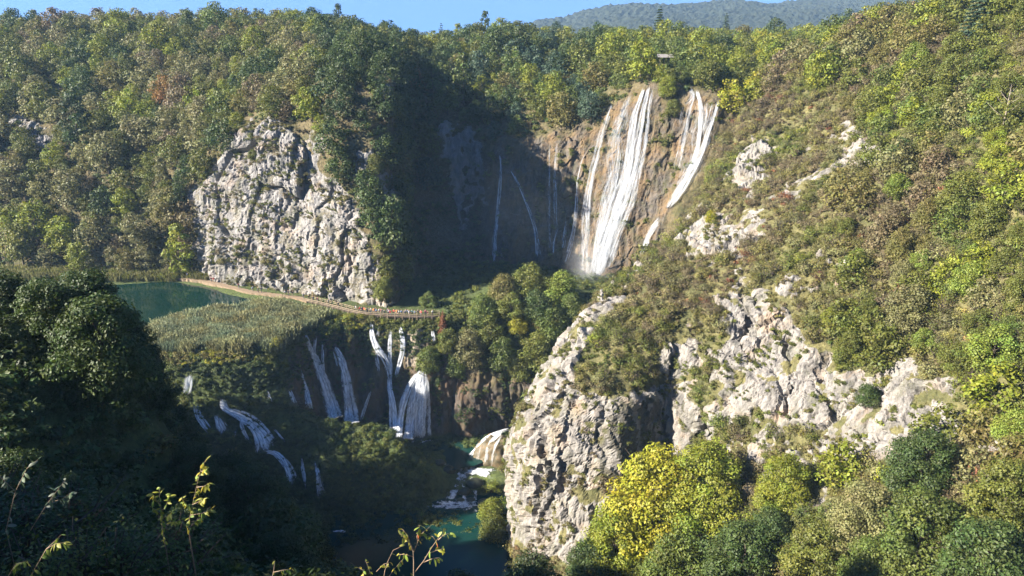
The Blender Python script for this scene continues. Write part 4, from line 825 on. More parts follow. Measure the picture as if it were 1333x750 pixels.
# knoll
for q in [(731, 372, 46, 'lime green', 'bright green tree on top of the knoll, nearest the broad fall'), (690, 362, 48, 'olive green', 'olive tree on top of the knoll above its orange neighbour'), (655, 372, 40, 'bronze', None), (631, 400, 44, 'mid green', None), (674, 420, 26, 'golden yellow', 'orange-yellow slim tree in the middle of the knoll'), (610, 446, 46, 'pale olive', None), (560, 465, 36, 'mid green', 'leafy green tree leaning over the domed fall'), (700, 450, 46, 'olive green', None), (655, 455, 44, 'mid green', None),
          (718, 415, 44, 'mid green', None), (595, 470, 36, 'mid green', None), (640, 430, 36, 'olive green', None), (745, 395, 34, 'mid green', None), (680, 475, 36, 'olive green', None), (585, 440, 34, 'olive green', None), (745, 435, 36, 'mid green', None), (700, 395, 40, 'deep green', None), (665, 395, 36, 'olive green', None)]: H(q[0], q[1], q[2], q[3], 'mid', q[4], TE)
H(577, 420, 13, 'russet', 'conifer', 'small russet conifer at the right end of the boardwalk', TE)
# lower right trees
H(850, 640, 130, 'golden yellow', 'near', 'large golden-yellow tree at the foot of the rock pillar'); H(915, 625, 110, 'yellow green', 'near', 'tall yellow-green tree right of the large golden tree'); H(800, 690, 90, 'yellow green', 'near'); H(1018, 625, 76, 'yellow green', 'near', 'round yellow-green tree below the central white scar'); H(1195, 600, 95, 'deep green', 'near', 'large dark green tree below the lower white scar'); H(1118, 665, 90, 'pale olive', 'near', 'pale olive tree at the bottom between darker trees'); H(1190, 690, 120, 'mid green', 'near', 'broad green tree at the bottom right below the dark one'); H(1300, 640, 100, 'olive green', 'near'); H(1060, 720, 100, 'olive green', 'near'); H(960, 720, 110, 'deep green', 'near'); H(880, 735, 110, 'mid green', 'near'); H(1270, 730, 130, 'deep green', 'near'); H(1000, 690, 70, 'deep green', 'near'); H(770, 740, 90, 'dark green', 'near'); H(1130, 740, 100, 'mid green', 'near')
for q in [(700, 735, 70, 'dark green'), (650, 720, 60, 'dark green'), (640, 690, 40, 'olive green'), (600, 765, 70, 'dark green'), (690, 760, 80, 'dark green'), (640, 660, 34, 'yellow green')]: H(*q, 'mid')
# shaded near slope
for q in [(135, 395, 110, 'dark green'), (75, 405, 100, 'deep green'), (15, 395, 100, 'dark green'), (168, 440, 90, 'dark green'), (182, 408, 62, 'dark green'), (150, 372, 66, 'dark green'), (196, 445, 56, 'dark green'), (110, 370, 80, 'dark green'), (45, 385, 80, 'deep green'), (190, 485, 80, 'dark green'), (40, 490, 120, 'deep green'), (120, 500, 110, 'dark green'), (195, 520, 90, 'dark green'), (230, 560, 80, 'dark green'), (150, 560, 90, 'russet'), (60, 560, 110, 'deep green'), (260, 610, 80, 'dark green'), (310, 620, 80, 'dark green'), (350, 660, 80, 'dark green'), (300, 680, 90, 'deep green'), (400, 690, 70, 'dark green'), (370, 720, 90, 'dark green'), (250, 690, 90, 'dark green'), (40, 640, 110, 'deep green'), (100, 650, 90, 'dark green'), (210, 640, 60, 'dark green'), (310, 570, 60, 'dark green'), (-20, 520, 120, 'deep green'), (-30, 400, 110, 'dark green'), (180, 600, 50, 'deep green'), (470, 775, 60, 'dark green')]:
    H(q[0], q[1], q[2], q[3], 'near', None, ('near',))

def too_close(p, r):
    for (x, y, z, q) in TAKEN:
        if (p[0]-x)**2+(p[1]-y)**2+(p[2]-z)**2 < (0.72*(r+q))**2: return True
    return False
def sample(L, ok, n, seed):
    rg = np.random.default_rng(seed); idx = np.where(ok)[0]; w = L.area[idx]; return idx[rg.choice(len(idx), size=min(n, len(idx)), replace=False, p=w/w.sum())]
def pick(rg, table, p=None):
    u = rg.random()
    if p is not None:
        q = np.array(p, float)[None]; w = 0.5+1.15*noise(q, 26.0, 3.3)[0]+0.5*noise(q, 9.0, 8.3)[0]+rg.normal()*0.16; u = abs(w) % 2; u = 2-u if u > 1 else u
    r = u*sum(t[1] for t in table)
    for n, w in table:
        r -= w
        if r <= 0: return n
    return table[-1][0]
FOREST = []                                             # trees beyond the countable limit: p, scale, rot, colour
def wood(L, ok, n, seed, spacing, table, protos, kname, look, smin, smax, cap, W0):
    rg = np.random.default_rng(seed); cnt = 0
    for k in sample(L, ok, n, seed):
        p = L.V[k].copy(); s = rg.uniform(smin, smax); r = W0/2*s*spacing
        if too_close(p, r) or near_walk(p, 4.0): continue
        TAKEN.append((*p, r)); p[2] -= 0.5; t = table(L.px[k], L.py[k]) if callable(table) else table; cn = pick(rg, t, p); cnt += 1
        if cnt <= cap and -30 < L.px[k] < 1363: plant(kname, protos[rg.integers(len(protos))], p, s, rg.uniform(0, 6.28), COLR[cn], 'tree', 'trees of the canyon woods', cn+' '+look, None, rg.uniform(.82, 1.32))
        else: FOREST.append((p, s, rg.uniform(0, 6.28), COLR[cn], rg.integers(3)))
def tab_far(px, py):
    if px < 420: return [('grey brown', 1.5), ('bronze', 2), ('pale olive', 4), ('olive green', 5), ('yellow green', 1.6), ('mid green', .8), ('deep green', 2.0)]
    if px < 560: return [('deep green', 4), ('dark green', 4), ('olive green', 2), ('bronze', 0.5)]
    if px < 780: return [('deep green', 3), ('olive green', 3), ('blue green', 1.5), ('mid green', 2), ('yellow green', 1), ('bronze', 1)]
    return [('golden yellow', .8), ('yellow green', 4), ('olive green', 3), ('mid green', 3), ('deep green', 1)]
okA = (A.rock < 0.15) & (A.tufa < 0.1) & (A.px > -160) & (A.px < 1130) & (A.py > 10) & (A.py < 375) & (A.V[:, 1] < 480) & (A.V[:, 2] > -78.5)
okA &= ~((A.px > 840) & (A.px < 985) & (A.py > 150) & (A.py < 350))
okA &= ~((A.px > 525) & (A.px < 660) & (A.py > 215))
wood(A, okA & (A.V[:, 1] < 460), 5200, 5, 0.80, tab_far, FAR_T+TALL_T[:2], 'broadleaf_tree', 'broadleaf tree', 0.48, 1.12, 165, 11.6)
tabR = [('grey brown', 1.6), ('bronze', 3.2), ('pale olive', 2.4), ('olive green', 3.5), ('yellow green', 1.6), ('mid green', 1.0)]
okB = (Bl.rock < 0.12) & (Bl.tufa < 0.2) & (Bl.px > 780) & (Bl.px < 1450) & (Bl.py < 640)
wood(Bl, okB & (Bl.py < 130), 900, 6, 0.85, tabR, MID_T, 'broadleaf_tree', 'bushy tree', 0.5, 0.95, 22, 8.8)
wood(Bl, okB & (Bl.px > 1090) & (Bl.py > 130), 500, 8, 1.25, tabR, MID_T, 'broadleaf_tree', 'bushy tree', 0.45, 0.8, 26, 8.8)
okD = (D_.px > -260) & ((D_.px < 185) | ((D_.px < 390) & (D_.py > 660))) & (D_.V[:, 1] < 98) & (D_.V[:, 1] > 52) & (D_.V[:, 2] > -112)
wood(D_, okD, 700, 9, 0.8, [('dark green', 6), ('deep green', 2)], NEAR_T, 'broadleaf_tree', 'spreading tree', 0.4, 0.7, 40, 12.2)  # dark leaf colours only: the slope's shade is partly put into the palette
okR = (D_.px < -200) & (D_.V[:, 0] < -50) & ((D_.V[:, 1] < 24) | (D_.V[:, 1] > 96)) & (D_.V[:, 1] < 150)
# rust, pale bare tree
def bare_tree(px, py, h_px, label):
    L, k = hit(px, py, ('right',)); p = L.V[k]; Ht = h_px*L.dep[k]/F; rg = np.random.default_rng(4); e = empty('bare_tree', p); tag(e, label, 'tree')
    mb = MB(); mb.tube([(0, 0, -.5), (.05, 0, Ht*.35), (0.1, .1, Ht*.7), (0, 0, Ht)], [.16, .12, .07, .02], 5); obj('trunk', mb.mesh('trunk', True), M_pale, e)
    for i in range(9):
        a = 2.4*i; z0 = Ht*(0.25+0.07*i); l = Ht*(0.42-0.03*i); mid = np.array([l*.5*math.cos(a), l*.5*math.sin(a), z0+l*.35]); tip = np.array([l*math.cos(a), l*math.sin(a), z0+l*.8])
        mb = MB(); mb.tube([(0.05, 0, z0), mid, tip], [.06, .035, .008], 4)
        for q in range(4):
            s0 = mid+(tip-mid)*q/4; mb.tube([s0, s0+rg.normal(size=3)*l*.16+np.array([0, 0, l*.2])], [.018, .005], 3)
        obj('branch', mb.mesh('branch', True), M_pale, e)
bare_tree(1303, 175, 62, 'pale leafless tree standing on the right slope above a yellow-green tree')

# ------------------------------------------------------------------ bushes as things, the smallest growth as stuff
def bush(protos, p, s, cname, rg, lookup=None, label=None, zs=1.0):
    o = obj('bush', protos[rg.integers(len(protos))]); o.location = p; o.rotation_euler = (0, 0, rg.uniform(0, 6.28)); o.scale = (s, s, s*zs); c = COLR[cname]; j = np.exp(rg.normal(0, .12)); o.color = (c[0]*j, c[1]*j, c[2]*j, 1)
    o['category'] = 'bush'; o['group'] = 'bushes on the canyon slopes'; x, y, _ = proj(np.array(p))
    if label: o['label'] = label
    else: LABELS.append((o, cname+' '+(lookup or 'leafy bush'), where(float(x), float(y)), float(x)))
    return o
rgb = np.random.default_rng(77); nb = 0; BT = []
for k in sample(Bl, okB & (Bl.py > 90), 2600, 12):
    if nb >= 215: break
    p = Bl.V[k].copy(); s = rgb.uniform(0.75, 1.5)
    if any((p[0]-q[0])**2+(p[1]-q[1])**2+(p[2]-q[2])**2 < (1.55*(s+q[3]))**2 for q in BT) or not (-10 < Bl.px[k] < 1343) or any((p[0]-x)**2+(p[1]-y)**2+(p[2]-z)**2 < (0.55*r)**2 for x, y, z, r in TAKEN): continue
    BT.append((*p, s)); p[2] -= 0.2; sparse = rgb.random() < 0.42; nb += 1
    if sparse: bush(SPARSE, p, s, pick(rgb, [('russet', .4), ('orange brown', .3), ('grey brown', 4), ('bronze', 3.5)], p), rgb, 'half-bare bush')
    else: bush(SHRUB, p, s, pick(rgb, [('bronze', 2.2), ('pale olive', 2), ('olive green', 4.5), ('yellow green', 1.3), ('mid green', 1.2)], p), rgb)
for px, py, s, cn, lab in [(640, 640, 1.3, 'yellow green', 'lit yellow-green bush hanging over the rapids beside the pillar'), (650, 665, 1.4, 'yellow green', 'lower lit bush at the pillar left foot'), (655, 615, 1.1, 'bronze', 'small tawny bush between dome cascade and pillar'), (585, 424, 0.7, 'lime green', None), (470, 416, .7, 'golden yellow', 'small golden bush below the boardwalk beside the winding cascade'), (500, 424, .8, 'yellow green', None), (530, 424, .8, 'olive green', None), (550, 421, .8, 'mid green', None), (420, 418, 1.1, 'olive green', None), (440, 414, 1.0, 'olive green', None), (395, 425, 1.0, 'olive green', None), (360, 452, 1.1, 'golden yellow', 'golden bush at the edge of the reed bed'), (455, 417, 1.0, 'yellow green', None)]:
    L, k = hit(px, py, ('terrace',)); p = L.V[k].copy()
    if px > 630: p = G(px, py, -113.5 if py < 630 else -115.5)
    bush(SHRUB, p, s, cn, rgb, None, lab)
for px, py, s, cn in [(362, 215, .8, 'olive green'), (390, 240, .9, 'bronze'), (330, 268, .9, 'olive green'), (415, 290, .8, 'bronze'), (345, 345, 1.0, 'bronze'), (310, 335, 1.0, 'olive green'), (375, 352, .8, 'olive green'), (430, 215, .9, 'olive green'), (330, 185, .9, 'olive green'), (290, 345, 1.0, 'bronze'), (440, 320, .7, 'bronze'), (470, 310, .9, 'deep green'), (490, 340, .9, 'olive green'), (480, 270, 1.0, 'deep green'), (510, 350, 1.0, 'deep green'), (350, 250, .7, 'bronze'), (300, 300, .6, 'bronze')]+[(300+i*8.5, 318+i*4.3+4*math.sin(i*2.1), .55+.3*math.sin(i*1.7)**2, ('bronze', 'olive green')[i % 2]) for i in range(11)]+[(322+i*5, 232+i*13, .5+.25*math.sin(i*2.7)**2, ('olive green', 'bronze')[i % 2]) for i in range(6)]+[(318+i*9, 172+i*6+5*math.sin(i*3), .7, ('bronze', 'olive green', 'grey brown')[i % 3]) for i in range(13)]:
    L, k = hit(px, py, FA); bush(SHRUB, L.V[k]-L.N[k]*0.0, s, cn, rgb, 'ledge bush')

# instanced stuff -------------------------------------------------
PROTO = bpy.data.collections.new('leaf_shapes')          # never linked to the scene
def stuff_group(name, protos):
    c = bpy.data.collections.new(name)
    for i, me in enumerate(protos): o = bpy.data.objects.new('%s_%02d' % (name, i), me); c.objects.link(o)
    ng = bpy.data.node_groups.new(name, 'GeometryNodeTree'); ng.interface.new_socket('Geometry', in_out='INPUT', socket_type='NodeSocketGeometry'); ng.interface.new_socket('Geometry', in_out='OUTPUT', socket_type='NodeSocketGeometry')
    N = ng.nodes.new; gi, go = N('NodeGroupInput'), N('NodeGroupOutput'); ci = N('GeometryNodeCollectionInfo'); ci.inputs['Collection'].default_value = c; ci.inputs['Separate Children'].default_value = True; ci.inputs['Reset Children'].default_value = True
    ip = N('GeometryNodeInstanceOnPoints'); ip.inputs['Pick Instance'].default_value = True
    def att(n, t):
        a = N('GeometryNodeInputNamedAttribute'); a.data_type = t; a.inputs['Name'].default_value = n; return [s for s in a.outputs if s.enabled and s.name == 'Attribute'][0]
    cx = N('ShaderNodeCombineXYZ'); ng.links.new(att('turn', 'FLOAT'), cx.inputs[2]); er = N('FunctionNodeEulerToRotation'); ng.links.new(cx.outputs[0], er.inputs[0])
    ng.links.new(gi.outputs[0], ip.inputs['Points']); ng.links.new(ci.outputs[0], ip.inputs['Instance']); ng.links.new(att('pick', 'INT'), ip.inputs['Instance Index']); ng.links.new(er.outputs[0], ip.inputs['Rotation']); ng.links.new(att('size', 'FLOAT'), ip.inputs['Scale']); ng.links.new(ip.outputs[0], go.inputs[0]); return ng
def stuff(name, ng, nproto, Pn, size, turn, tint, seed=0):
    me = bpy.data.meshes.new(name); me.vertices.add(len(Pn)); me.vertices.foreach_set('co', np.asarray(Pn, np.float32).ravel())
    pt_f(me, 'size', size); pt_f(me, 'turn', turn); pt_col(me, 'tint', tint)
    me.attributes.new('pick', 'INT', 'POINT').data.foreach_set('value', np.random.default_rng(seed).integers(0, nproto, len(Pn)).astype(np.int32)); me.update()
    o = obj(name, me); m = o.modifiers.new('grow', 'NODES'); m.node_group = ng; o['kind'] = 'stuff'; return o
UG = [shrub_mesh('tuft', 300+i, 1.0, 0.85, 7, 210, 0.16, M_leafi, False) for i in range(4)]
REED = []
for i in range(3):
    rg = np.random.default_rng(330+i); n = 60; b = rg.normal(size=(n, 3))*np.array([.35, .35, 0]); t = b+rg.normal(size=(n, 3))*np.array([.28, .28, .18])+np.array([0, 0, 1.0]); sd_ = rg.normal(size=(n, 3))*np.array([1, 1, 0]); sd_ /= np.linalg.norm(sd_, axis=1)[:, None]; sd_ *= 0.035
    V = np.stack([b-sd_, b+sd_, t+sd_*1.3, t-sd_*1.3], 1).reshape(-1, 3); me = mesh_np('reed_tuft', V, np.arange(4*n).reshape(n, 4)); sh = np.stack([np.full(n, .5), rg.uniform(.65, 1.35, n), np.ones(n)], 1); pt_col(me, 'shade', np.repeat(sh, 4, axis=0)); me.materials.append(M_leafi); REED.append(me)
FORP = [crown_mesh('wood_crown', 350+i, 12, 5.6, 1.0, 18, 110, 0.66, mat=M_leafi) for i in range(3)]
SCR = [shrub_mesh('scrub', 320+i, 2.8, 2.1, 10, 620, 0.22, M_leafi) for i in range(3)]+[shrub_mesh('scrub', 325+i, 3.0, 2.0, 13, 300, 0.18, M_leafi) for i in range(2)]
ng_scr = stuff_group('scrub_shapes', SCR)
ng_ug, ng_reed, ng_for = stuff_group('tuft_shapes', UG), stuff_group('reed_shapes', REED), stuff_group('wood_shapes', FORP)
def tints(rg, n, table, Pp=None):
    if Pp is None: T_ = np.array([COLR[pick(rg, table)] for _ in range(n)])
    else:
        u = np.abs(0.5+1.15*noise(Pp, 26.0, 3.3)+0.5*noise(Pp, 9.0, 8.3)+rg.normal(size=n)*0.16) % 2; u = np.where(u > 1, 2-u, u); c = np.cumsum([t[1] for t in table]); T_ = np.array([COLR[t[0]] for t in table])[np.minimum(np.searchsorted(c/c[-1], u), len(table)-1)]
    return T_*np.exp(rg.normal(0, .18, n))[:, None]
def under(name, L, ok, n, seed, table, s0, s1):
    rg = np.random.default_rng(seed); k = sample(L, ok, n, seed); stuff(name, ng_ug, 4, L.V[k]-np.array([0, 0, .12]), rg.uniform(s0, s1, len(k)), rg.uniform(0, 6.28, len(k)), tints(rg, len(k), table, L.V[k]), seed)
vis = lambda L, m=60: (L.px > -m) & (L.px < 1333+m) & (L.py > -m) & (L.py < 750+m) & (L.dep > 15)
under('undergrowth', A, vis(A) & ~((A.px > 840) & (A.px < 925) & (A.py > 190) & (A.py < 340)) & (A.rock < 0.35) & (A.tufa < 0.45) & (A.V[:, 1] < 470), 9000, 31, [('olive green', 4), ('deep green', 4), ('grey brown', 2), ('bronze', 2)], 1.0, 2.4)
under('undergrowth', Bl, vis(Bl, 170) & (Bl.rock < 0.30) & (Bl.tufa < .5), 32000, 32, [('russet', .2), ('grey brown', 3.5), ('bronze', 4.5), ('pale olive', 2), ('olive green', 3.5), ('mid green', .6)], 0.4, 1.5)
under('ledge_growth', Bl, vis(Bl) & (Bl.rock >= 0.30) & (fbm(Bl.V, 5, 3, 71.0) > 0.09), 1900, 33, [('grey brown', 2), ('bronze', 3), ('olive green', 4)], 0.3, 1.2)
rg = np.random.default_rng(37); k = sample(Bl, vis(Bl, 170) & (Bl.rock < 0.2) & (Bl.tufa < .4), 5800, 37); stuff('scrub', ng_scr, 5, Bl.V[k]-np.array([0, 0, .2]), rg.uniform(.5, 1.3, len(k)), rg.uniform(0, 6.28, len(k)), tints(rg, len(k), [('russet', .2), ('grey brown', 3.4), ('bronze', 4.5), ('pale olive', 2.2), ('olive green', 4), ('yellow green', 1.2), ('mid green', .8)], Bl.V[k]), 37)
upA = np.abs(A.N[:, 2]); under('ledge_growth', A, vis(A) & (A.rock >= 0.3) & (fbm(A.V*np.array([1, 1, 1.8]), 6, 3, 71.0) > 0.08) & (A.px < 530), 1700, 34, [('bronze', 4), ('olive green', 3), ('grey brown', 1)], 0.4, 1.2)
under('cliff_growth', A, vis(A) & (A.tufa > 0.3) & (A.moss > 0.45), 500, 35, [('olive green', 3), ('bronze', 2), ('deep green', 2)], 0.5, 1.5)
reedpoly = [(196, 430), (240, 416), (290, 408), (330, 402), (352, 391), (300, 384), (268, 374), (270, 368), (330, 384), (390, 394), (430, 402), (420, 412), (386, 436), (370, 458), (300, 456), (200, 458)]
jx, jy = jitter(Cl, 5, 14); reed = poly_soft(Cl.px+jx, Cl.py+jy*.6, reedpoly, 3) > 0.5
flatC = (Cl.V[:, 2] > -81.5)
rg = np.random.default_rng(40); k = np.array([i for i in sample(Cl, reed & flatC & (fbm(Cl.V, 5, 3, 51.0) > -0.22), 6500, 40) if not near_walk(Cl.V[i]-np.array([0, -3.2, 0]), 4.6)])
t = np.array([.178, .19, .098])*np.exp(rg.normal(0, .2, (len(k), 1)))*(1+.25*noise(Cl.V[k], 4, 9.)[:, None]*np.array([1, 0, -1]))*(1+0.6*fbm(Cl.V[k], 5, 3))[:, None]; stuff('reeds', ng_reed, 3, Cl.V[k], rg.uniform(0.9, 2.1, len(k))*(1+.6*fbm(Cl.V[k], 9, 3, 4.0)), rg.uniform(0, 6.28, len(k)), t, 40)
far_shore = (Cl.px < 275) & (Cl.px > -150) & flatC & (Cl.py > 352) & (Cl.py < 366)
k = sample(Cl, far_shore, 900, 41); stuff('reeds', ng_reed, 3, Cl.V[k], rg.uniform(1.2, 2.4, len(k)), rg.uniform(0, 6.28, len(k)), tints(rg, len(k), [('pale olive', 5), ('olive green', 3)]), 41)
shore = (Cl.px < 60) & (Cl.px > -200) & flatC & (Cl.py > 300) & (Cl.py < 372)
lake_near = poly_soft(Cl.px, Cl.py, LAKE, 2) > .5
under('undergrowth', Cl, vis(Cl) & flatC & ~reed & ~lake_near & (Cl.px > 180) & (Cl.V[:, 1] < 206), 1500, 42, [('olive green', 3), ('bronze', 3), ('golden yellow', 1), ('mid green', 2)], 0.7, 1.5)
under('undergrowth', Cl, vis(Cl) & (Cl.px > 555) & (Cl.py < 500) & (Cl.tufa < .5), 1500, 43, [('olive green', 3), ('deep green', 3), ('mid green', 2)], 0.9, 2.0)
under('mossy_growth', Cl, vis(Cl) & ~((Cl.px > 562) & (Cl.px < 660) & (Cl.py > 585) & (Cl.py < 668)) & (Cl.V[:, 2] < -81) & (Cl.tufa < .35) & (np.hypot(Cl.px-244, Cl.py-500) > 14) & (np.hypot(Cl.px-285, Cl.py-552) > 13), 9000, 44, [('olive green', 2), ('mid green', 2), ('deep green', 4), ('dark green', 2.5)], 0.5, 1.5)
under('cliff_growth', Cl, vis(Cl) & (Cl.V[:, 2] < -80) & (Cl.V[:, 2] > -109) & (Cl.tufa > .4) & ((Cl.V[:, 2] > -89) | (fbm(Cl.V, 4, 3, 88.) > .12)), 2000, 46, [('olive green', 2), ('dark green', 3), ('deep green', 3), ('bronze', 1)], 0.4, 1.1)
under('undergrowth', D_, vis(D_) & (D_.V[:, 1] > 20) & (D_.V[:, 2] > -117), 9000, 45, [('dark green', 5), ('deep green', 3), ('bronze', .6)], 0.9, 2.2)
recs = (A.px > 520) & (A.px < 660) & (A.py > 200) & (A.rock < .3) & (A.tufa < .3)
under('undergrowth', A, recs, 900, 48, [('deep green', 4), ('mid green', 2), ('dark green', 2)], 1.0, 2.0)
if FOREST:
    stuff('forest', ng_for, 3, np.array([f[0] for f in FOREST]), [f[1] for f in FOREST], [f[2] for f in FOREST], np.array([f[3] for f in FOREST]), 50)
# wood on the rim behind and left of the photographer
rg = np.random.default_rng(60); k = sample(D_, okR, 260, 60); stuff('forest', ng_for, 3, D_.V[k], rg.uniform(.5, .8, len(k)), rg.uniform(0, 6.28, len(k)), tints(rg, len(k), [('deep green', 3), ('olive green', 3)]), 60)

# ------------------------------------------------------------------ path and boardwalk
def offset_line(Pl, d):
    t = np.gradient(Pl, axis=0); n = np.stack([t[:, 1], -t[:, 0], 0*t[:, 0]], 1); n /= np.linalg.norm(n, axis=1)[:, None]; return Pl+n*d      # d > 0: towards the camera side
def resample(Pl, step):
    L = np.concatenate([[0], np.cumsum(np.linalg.norm(np.diff(Pl, axis=0), axis=1))]); n = max(2, int(L[-1]/step)+1); s = np.linspace(0, L[-1], n); return np.stack([np.interp(s, L, Pl[:, k]) for k in range(3)], 1)
pathL = resample(WALKP[:7], 0.9); a, b = offset_line(pathL, 0.9), offset_line(pathL, -1.1)
rgp = np.random.default_rng(5); a[:, :2] += rgp.normal(scale=.12, size=(len(a), 2)); b[:, :2] += rgp.normal(scale=.12, size=(len(b), 2))
V = np.concatenate([a, b, a-np.array([0, 0, 1.1])]); n = len(a); Fq = [(i, i+1, n+i+1, n+i) for i in range(n-1)]+[(2*n+i, 2*n+i+1, i+1, i) for i in range(n-1)]
tag(obj('path', mesh_np('path', V, Fq), M_path), kind='structure')
walkL = resample(WALKP[6:], 0.24); base = WALKP[8].copy(); bw = empty('boardwalk', base); tag(bw, 'wooden boardwalk with post-and-rail fence running under the white cliff', 'boardwalk')
fr, bk = offset_line(walkL, 1.1), offset_line(walkL, -1.1); mb = MB(); rgp = np.random.default_rng(6)
for i in range(0, len(walkL)-1):
    c = (fr[i]+bk[i])/2; t = walkL[i+1]-walkL[i]; t /= np.linalg.norm(t); nn = np.array([t[1], -t[0], 0]); mb.box(c-base+np.array([0, 0, rgp.uniform(-.012, .012)]), (0.105, 1.12+rgp.uniform(-.05, .05), .03), [t, nn, (0, 0, 1)])
o = obj('deck_planks', mb.mesh('deck_planks'), M_deck, bw); o['kind'] = 'stuff'
for off, lab in ((1.08, None), (-1.08, None)):
    rail = resample(offset_line(WALKP[6:], off), 2.1); h = 1.1
    for i in range(len(rail)):
        mb = MB(); mb.box(rail[i]-base+np.array([0, 0, 0.2]), (.095, .095, .95)); obj('post', mb.mesh('post'), M_wood, bw)
        if i < len(rail)-1:
            t = rail[i+1]-rail[i]; l = np.linalg.norm(t); t /= l; nn = np.array([t[1], -t[0], 0])
            for hz in (1.05, 0.55):
                mb = MB(); mb.box((rail[i]+rail[i+1])/2-base+np.array([0, 0, hz])+nn*0.1*np.sign(off), (l/2+.06, .04, .065), [t, nn, (0, 0, 1)]); obj('rail', mb.mesh('rail'), M_wood, bw)
sup = resample(offset_line(WALKP[8:], 0.9), 2.6)
for i in range(len(sup)):
    mb = MB(); mb.tube([sup[i]-base+np.array([0, 0, -3.0]), sup[i]-base+np.array([0, 0, -.05])], [.13, .12], 7); obj('support', mb.mesh('support'), M_wood, bw)

# hut with shingle roof above the falls
hp = surf(866, 84, FA, 0); hp = P(867, 84.5, 284); hut = empty('viewing_hut', hp); tag(hut, 'small hut with grey pitched roof among trees above the broad waterfall', 'hut')
for sx in (-2.6, 2.6):
    for sy in (-1.6, 1.6):
        mb = MB(); mb.box((sx, sy, 1.0), (.12, .12, 2.0)); obj('post', mb.mesh('post'), M_wood, hut)
mb = MB(); mb.box((0, 0, .2), (3, 2, .15)); obj('floor', mb.mesh('floor'), M_wood, hut)
for sg in (-1, 1):
    rows = 5; rf = empty('roof', (0, 0, 0)); rf.parent = hut
    mb = MB(); A3 = [(1, 0, 0), (0, sg*0.86, -0.42), (0, sg*0.42, 0.86)]; mb.box((0, sg*1.18, 3.15), (3.4, 1.25, .04), A3); obj('board', mb.mesh('board'), M_roof, rf)
    for i in range(rows):
        for j in range(12):
            mb = MB(); y = 0.18+i*0.5; mb.box((-3.3+j*0.6, sg*y*0.95, 3.72-y*0.46-0.02+0.03*(j % 2)), (.28, .29, .03), [(1, 0, 0), (0, sg*.89, -.38), (0, sg*.38, .89)]); obj('shingle', mb.mesh('shingle'), M_roof, rf)

# ------------------------------------------------------------------ people on path and boardwalk
def person_mat():
    m, nt = new_mat('person_clothes'); T = NT(nt); at = T.n('ShaderNodeAttribute', attribute_name='zone'); sep = T.n('ShaderNodeSeparateColor'); T.l(at.outputs['Color'], sep.inputs[0]); oi = T.n('ShaderNodeObjectInfo')
    tr = T.ramp(oi.outputs['Random'], [(0, (.02, .03, .06)), (.35, (.03, .03, .03)), (.6, (.08, .10, .16)), (.85, (.17, .14, .10)), (1, (.05, .06, .05))])
    sk = (0.52, 0.31, 0.22); c = T.mix(sep.outputs[0], sk, oi.outputs['Color']); c = T.mix(sep.outputs[1], c, tr); c = T.mix(sep.outputs[2], c, (.03, .025, .02))
    d = T.n('ShaderNodeBsdfPrincipled'); d.inputs['Roughness'].default_value = .8; T.l(c, d.inputs['Base Color']); T.out(d.outputs[0]); return m
M_person = person_mat(); M_hair = simple('hair', (.03, .02, .014), (.09, .055, .03), 20); M_bag = simple('backpack_cloth', (.03, .04, .06), (.05, .05, .05), 9)
